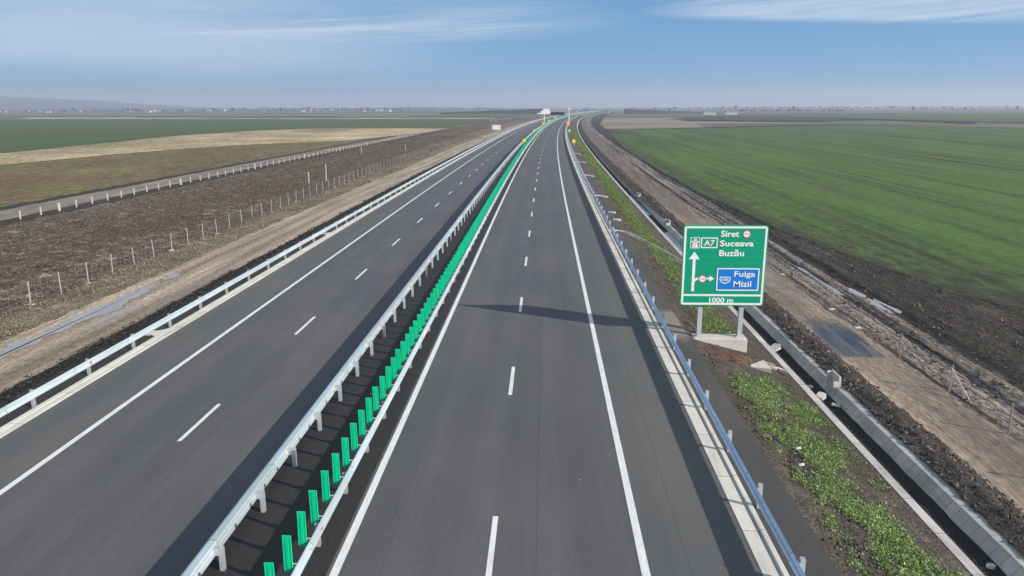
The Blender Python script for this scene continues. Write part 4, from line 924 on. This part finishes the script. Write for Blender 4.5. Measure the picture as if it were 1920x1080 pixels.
def treeline(pts, h, seed, lab, dens=0.5):
    b = MB(); q = random.Random(seed)
    for (x0, y0), (x1, y1) in zip(pts[:-1], pts[1:]):
        L = math.hypot(x1-x0, y1-y0); n = int(L*dens/8) + 1
        for k in range(n):
            t = k/n; x = x0+(x1-x0)*t + q.uniform(-6, 6); y = y0+(y1-y0)*t + q.uniform(-25, 25); hh = h*q.uniform(.5, 1.15)*(0.75+0.5*float(vnoise(np.array([x*.004]), np.array([seed*1.7]), 9)[0])); w = hh*q.uniform(.9, 1.9)
            P = []; m = 7
            for j in range(m): a = 2*math.pi*j/m; P.append((x+math.cos(a)*w, y+math.sin(a)*w, -1.9))
            T = [(x+math.cos(2*math.pi*j/m)*w*q.uniform(.5, .9), y+math.sin(2*math.pi*j/m)*w*.7, -1.9+hh*q.uniform(.55, .95)) for j in range(m)]
            F = [(j, (j+1) % m, m+(j+1) % m, m+j) for j in range(m)] + [tuple(range(m, 2*m))]
            b.add(P+T, F)
    o = b.build('treeline', M['twig']); tag(o, lab, 'treeline', kind='stuff')
treeline([(-3600, 3600), (-2200, 3300), (-900, 3400), (-200, 3500)], 9, 3, 'long low line of hazy trees along the left horizon')
treeline([(120, 3200), (900, 3300), (2300, 3600)], 8, 4, 'long low line of hazy trees along the right horizon')
treeline([(-2300, 2750), (-1200, 2650), (-430, 2700), (-150, 2800)], 9, 5, 'dark hedge line behind the far left village', 0.9)
treeline([(-1900, 2050), (-1100, 1980), (-500, 2100)], 5, 8, 'broken line of low bushes in front of the far left village', 0.35)
treeline([(420, 1700), (640, 1640)], 6, 6, 'short dark row of bushes on the right horizon', 0.8)
M['hill'] = plain('wooded_hill', (0.05, 0.06, 0.06), 0.95, 0, 0.2)
def hill():
    nx, ny = 80, 16; xs = np.linspace(-4600, -1900, nx); ys = np.linspace(-700, 700, ny); X, Yy = np.meshgrid(xs, ys)
    crest = np.interp(xs, [-4600, -3900, -3300, -3050, -2850, -2650, -2400, -1900], [55, 80, 82, 74, 62, 54, 32, 0])
    Z = crest[None, :] * np.clip(1 - (Yy/700.0)**2, 0, 1) ** 0.8 + 4*fbm(X*.004, Yy*.004, 4, 5)*np.clip(crest[None, :]/30, 0, 1)
    V = np.stack([X, 4350 + Yy, Z - 2.2], -1).reshape(-1, 3); i = np.arange(ny-1)[:, None]*nx + np.arange(nx-1)[None, :]
    F = np.stack([i, i+1, i+nx+1, i+nx], -1).reshape(-1, 4); o = link('hill', mesh_np('hill', V, F, M['hill'])); o['kind'] = 'structure'
hill()

# ------------------------------------------------------------------ ground cover
rng = np.random.default_rng(5)
def leaves(name, X, Y, Z, size, mats, label, cat, per=5, up=0.5, aspect=0.55):
    """many small leaf blades around each plant point; one mesh of stuff with a few leaf colours"""
    n = len(X); k = n*per
    bx = np.repeat(X, per) + rng.normal(0, 1, k)*np.repeat(size, per)*0.8; by = np.repeat(Y, per) + rng.normal(0, 1, k)*np.repeat(size, per)*0.8; bz = np.repeat(Z, per) + np.abs(rng.normal(0, 1, k))*np.repeat(size, per)*up
    s = np.repeat(size, per)*rng.uniform(.5, 1.1, k); a = rng.uniform(0, 2*np.pi, k); el = rng.uniform(-.2, 1.1, k)
    d1 = np.stack([np.cos(a)*np.cos(el), np.sin(a)*np.cos(el), np.sin(el)], -1)*s[:, None]; b_ = a + np.pi/2 + rng.uniform(-.5, .5, k)
    d2 = np.stack([np.cos(b_), np.sin(b_), rng.uniform(-.4, .4, k)], -1)*(s*aspect)[:, None]
    p = np.stack([bx, by, bz], -1)
    V = np.stack([p - d1*.5, p + d2*.5 - d1*.05, p + d1*.6, p - d2*.5 - d1*.05], 1).reshape(-1, 3); F = np.arange(4*k).reshape(-1, 4)
    me = mesh_np(name, V, F, None, False)
    for m in mats: me.materials.append(m)
    me.polygons.foreach_set('material_index', rng.integers(0, len(mats), len(me.polygons)).astype(np.int32))
    o = link(name, me); tag(o, label, cat, kind='stuff'); return o
def leafmat(name, c):
    t = NT(name, 0.5, 0, 0.4); v = t.coords(False); a = t.noise(v, (2.5, 2.5, 2.5), 4, 0.6)
    t.color(t.mix(t.rng(a, .3, .7), tuple(q*.7 for q in c), tuple(q*1.3 for q in c))); t.b.inputs['Subsurface Weight'].default_value = 0.0; return t.m
LG = [leafmat('leaf_green', (.12, .23, .04)), leafmat('leaf_dark', (.07, .14, .035)), leafmat('leaf_yellow', (.27, .28, .045)), leafmat('leaf_blue', (.19, .26, .16)), leafmat('leaf_mid', (.16, .25, .05))]
GR = [leafmat('grass_green', (.13, .22, .030)), leafmat('grass_dark', (.10, .165, .030)), leafmat('grass_pale', (.20, .245, .055))]
DG = [leafmat('dry_pale', (.30, .25, .17)), leafmat('dry_tan', (.21, .165, .115)), leafmat('dry_brown', (.11, .085, .065))]
CL = [plain('clod', (.05, .043, .038), .95, 0, .4), plain('clod_pale', (.15, .13, .115), .95, 0, .3)]
CD = [plain('clod_black', (.024, .020, .018), .95, 0, .4), plain('clod_brown', (.05, .043, .037), .95, 0, .3)]
def pick(n, o0, o1, y0, y1, dens, pw=1.0):
    """points in the road frame, denser near the camera, thinned by a density function"""
    u = rng.random(n); Y = y0*(y1/y0)**(u**pw); O = o0 + (o1-o0)*rng.random(n); keep = rng.random(n) < dens(O, Y); return O[keep], Y[keep]
def plant_d(O, Y):
    w = 0.5 + 0.5*fbm(O*1.3, Y*0.8, 5, 91, .7); c = np.exp(-((O - (9.25 + 0.25*fbm(Y*.2, Y*0, 3, 92)))/1.35)**2)
    hole = np.clip(np.abs(Y - 34.2) - 2.3, 0, 1); return np.clip((w*3.1 + c*0.9 - 1.86)*1.5, 0, 1)*hole*np.clip((11.3-O)*3, 0, 1)*np.clip((O-7.6)*2, 0, 1)
O, Y = pick(52000, 7.6, 11.35, 15, 36, plant_d); leaves('ground_cover', O + cen(Y), Y, terr(O, Y) + .02, rng.uniform(.03, .095, len(O)), LG, 'leafy green weeds with yellow flecks covering the near right verge', 'weeds', 5)
def grass_d(O, Y):
    w = 0.5 + 0.5*fbm(O*0.8, Y*0.25, 4, 93, .6); mid = np.interp(Y, [30, 45, 80, 150, 300], [9.4, 9.3, 9.5, 9.9, 9.4]); c = np.exp(-((O-mid)/1.1)**2)
    return np.clip((w*1.1 + c*1.3 - 1.05)*1.8, 0, 1)*np.clip((Y-35.5)/1.5, 0, 1)*np.clip((11.35-O)*3, 0, 1)
O, Y = pick(52000, 7.4, 11.35, 35, 330, grass_d, 0.9); leaves('grass', O + cen(Y), Y, terr(O, Y) + .02, np.clip(rng.uniform(.05, .12, len(O))*(Y/45)**.55, .05, .4), GR, 'bright green grass band running along the right verge past the sign', 'grass', 4)
O, Y = pick(9000, 10.3, 11.4, 15, 60, lambda o, y: np.clip(.3+.8*fbm(o*1.2, y*.6, 4, 94), 0, 1)); leaves('moss_grass', O + cen(Y), Y, terr(O, Y) + .01, rng.uniform(.03, .07, len(O)), [leafmat('moss', (.09, .09, .03)), DG[2]], 'olive brown low grass beside the pale channel coping', 'grass', 4, .3)
# weeds and dry tufts of the left strip
O, Y = pick(52000, -58, -33, 36, 330, lambda o, y: np.clip(.45 + 1.1*fbm(o*.25, y*.2, 4, 95), 0, 1)); leaves('dry_weeds', O + cen(Y), Y, terr(O, Y) + .03, np.clip(rng.uniform(.06, .17, len(O))*(Y/60)**.5, .06, .6), [DG[1], DG[2], DG[2], leafmat('dark_weed', (.05, .042, .035)), leafmat('weed_green', (.07, .09, .03))], 'dead brown weeds all over the ploughed strip', 'weeds', 4, .8)
O, Y = pick(16000, -33.6, -29.4, 30, 200, lambda o, y: np.clip(.5 + 1.2*fbm(o*.5, y*.25, 4, 96), 0, 1)); leaves('dry_grass', O + cen(Y), Y, terr(O, Y) + .03, np.clip(rng.uniform(.06, .16, len(O))*(Y/60)**.5, .05, .5), DG + [DG[0], leafmat('tuft_green', (.10, .12, .04))], 'pale dry grass between the left fence and the dirt track', 'grass', 5, .8)
# clods of earth
def clods(name, O, Y, size, label, mats=None):
    n = len(O); base = np.array([(1,0,0),(-1,0,0),(0,1,0),(0,-1,0),(0,0,1),(0,0,-1)], float)
    P = base[None]*(size[:, None, None]*rng.uniform(.55, 1.15, (n, 6, 1))); a = rng.uniform(0, 6.28, n); c, s = np.cos(a)[:, None], np.sin(a)[:, None]
    X = P[..., 0]*c - P[..., 1]*s; Yr = P[..., 0]*s + P[..., 1]*c
    V = np.stack([X + (O + cen(Y))[:, None], Yr + Y[:, None], P[..., 2]*.8 + (terr(O, Y) + .02)[:, None]], -1).reshape(-1, 3)
    f = np.array([(0,2,4),(2,1,4),(1,3,4),(3,0,4),(2,0,5),(1,2,5),(3,1,5),(0,3,5)]); F = (f[None] + (np.arange(n)*6)[:, None, None]).reshape(-1, 3)
    me = mesh_np(name, V, F, None, False); [me.materials.append(m) for m in (mats or CL)]
    mi = np.repeat((rng.random(n) < .28).astype(np.int32), 8); me.polygons.foreach_set('material_index', mi[:len(me.polygons)])
    o = link(name, me); tag(o, label, 'soil clods', kind='stuff')
O, Y = pick(20000, 13.35, 15.3, 16, 160, lambda o, y: np.clip(.55 + 1.0*fbm(o*1.2, y*.5, 4, 97), 0, 1)); clods('soil_clods', O, Y, np.clip(rng.gamma(2.0, .023, len(O)), .015, .15)*np.clip((Y/30)**.4, .8, 2), 'dark clods of earth heaped along the concrete channel')
O, Y = pick(9000, 7.35, 8.9, 15, 120, lambda o, y: np.clip(.3 + 1.0*fbm(o*1.2, y*.5, 4, 98), 0, 1)); clods('soil_clods', O, Y, np.clip(rng.gamma(2.0, .018, len(O)), .012, .1), 'small clods of earth between asphalt berm and green weeds')
O, Y = pick(9000, -24.3, -20.9, 24, 150, lambda o, y: np.clip(.5 + 1.0*fbm(o*.8, y*.4, 4, 99), 0, 1)); clods('soil_clods', O, Y, np.clip(rng.gamma(2.2, .02, len(O)), .015, .12)*np.clip((Y/40)**.4, .8, 2), 'dark clods of earth on the left embankment slope', CD)
O, Y = pick(9000, 18.4, 28, 22, 110, lambda o, y: np.clip(.2 + 1.0*fbm(o*.7, y*.3, 4, 100), 0, 1)); clods('soil_clods', O, Y, np.clip(rng.gamma(2.2, .024, len(O)), .02, .16)*np.clip((Y/40)**.4, .8, 2), 'scattered clods on the rutted mud and field margin')

# ------------------------------------------------------------------ haze
hm = bpy.data.materials.new('haze_air'); hm.use_nodes = True; ht = hm.node_tree
for n in list(ht.nodes): ht.nodes.remove(n)
pv = ht.nodes.new('ShaderNodeVolumePrincipled'); pv.inputs['Color'].default_value = (0.72, 0.83, 1.0, 1); pv.inputs['Density'].default_value = 2.9e-4; pv.inputs['Anisotropy'].default_value = 0.15
oo = ht.nodes.new('ShaderNodeOutputMaterial'); ht.links.new(pv.outputs[0], oo.inputs['Volume'])
o = MB().box(-6300, 6300, -6300, 6300, -4.5, 95).build('haze', hm); o['kind'] = 'stuff'
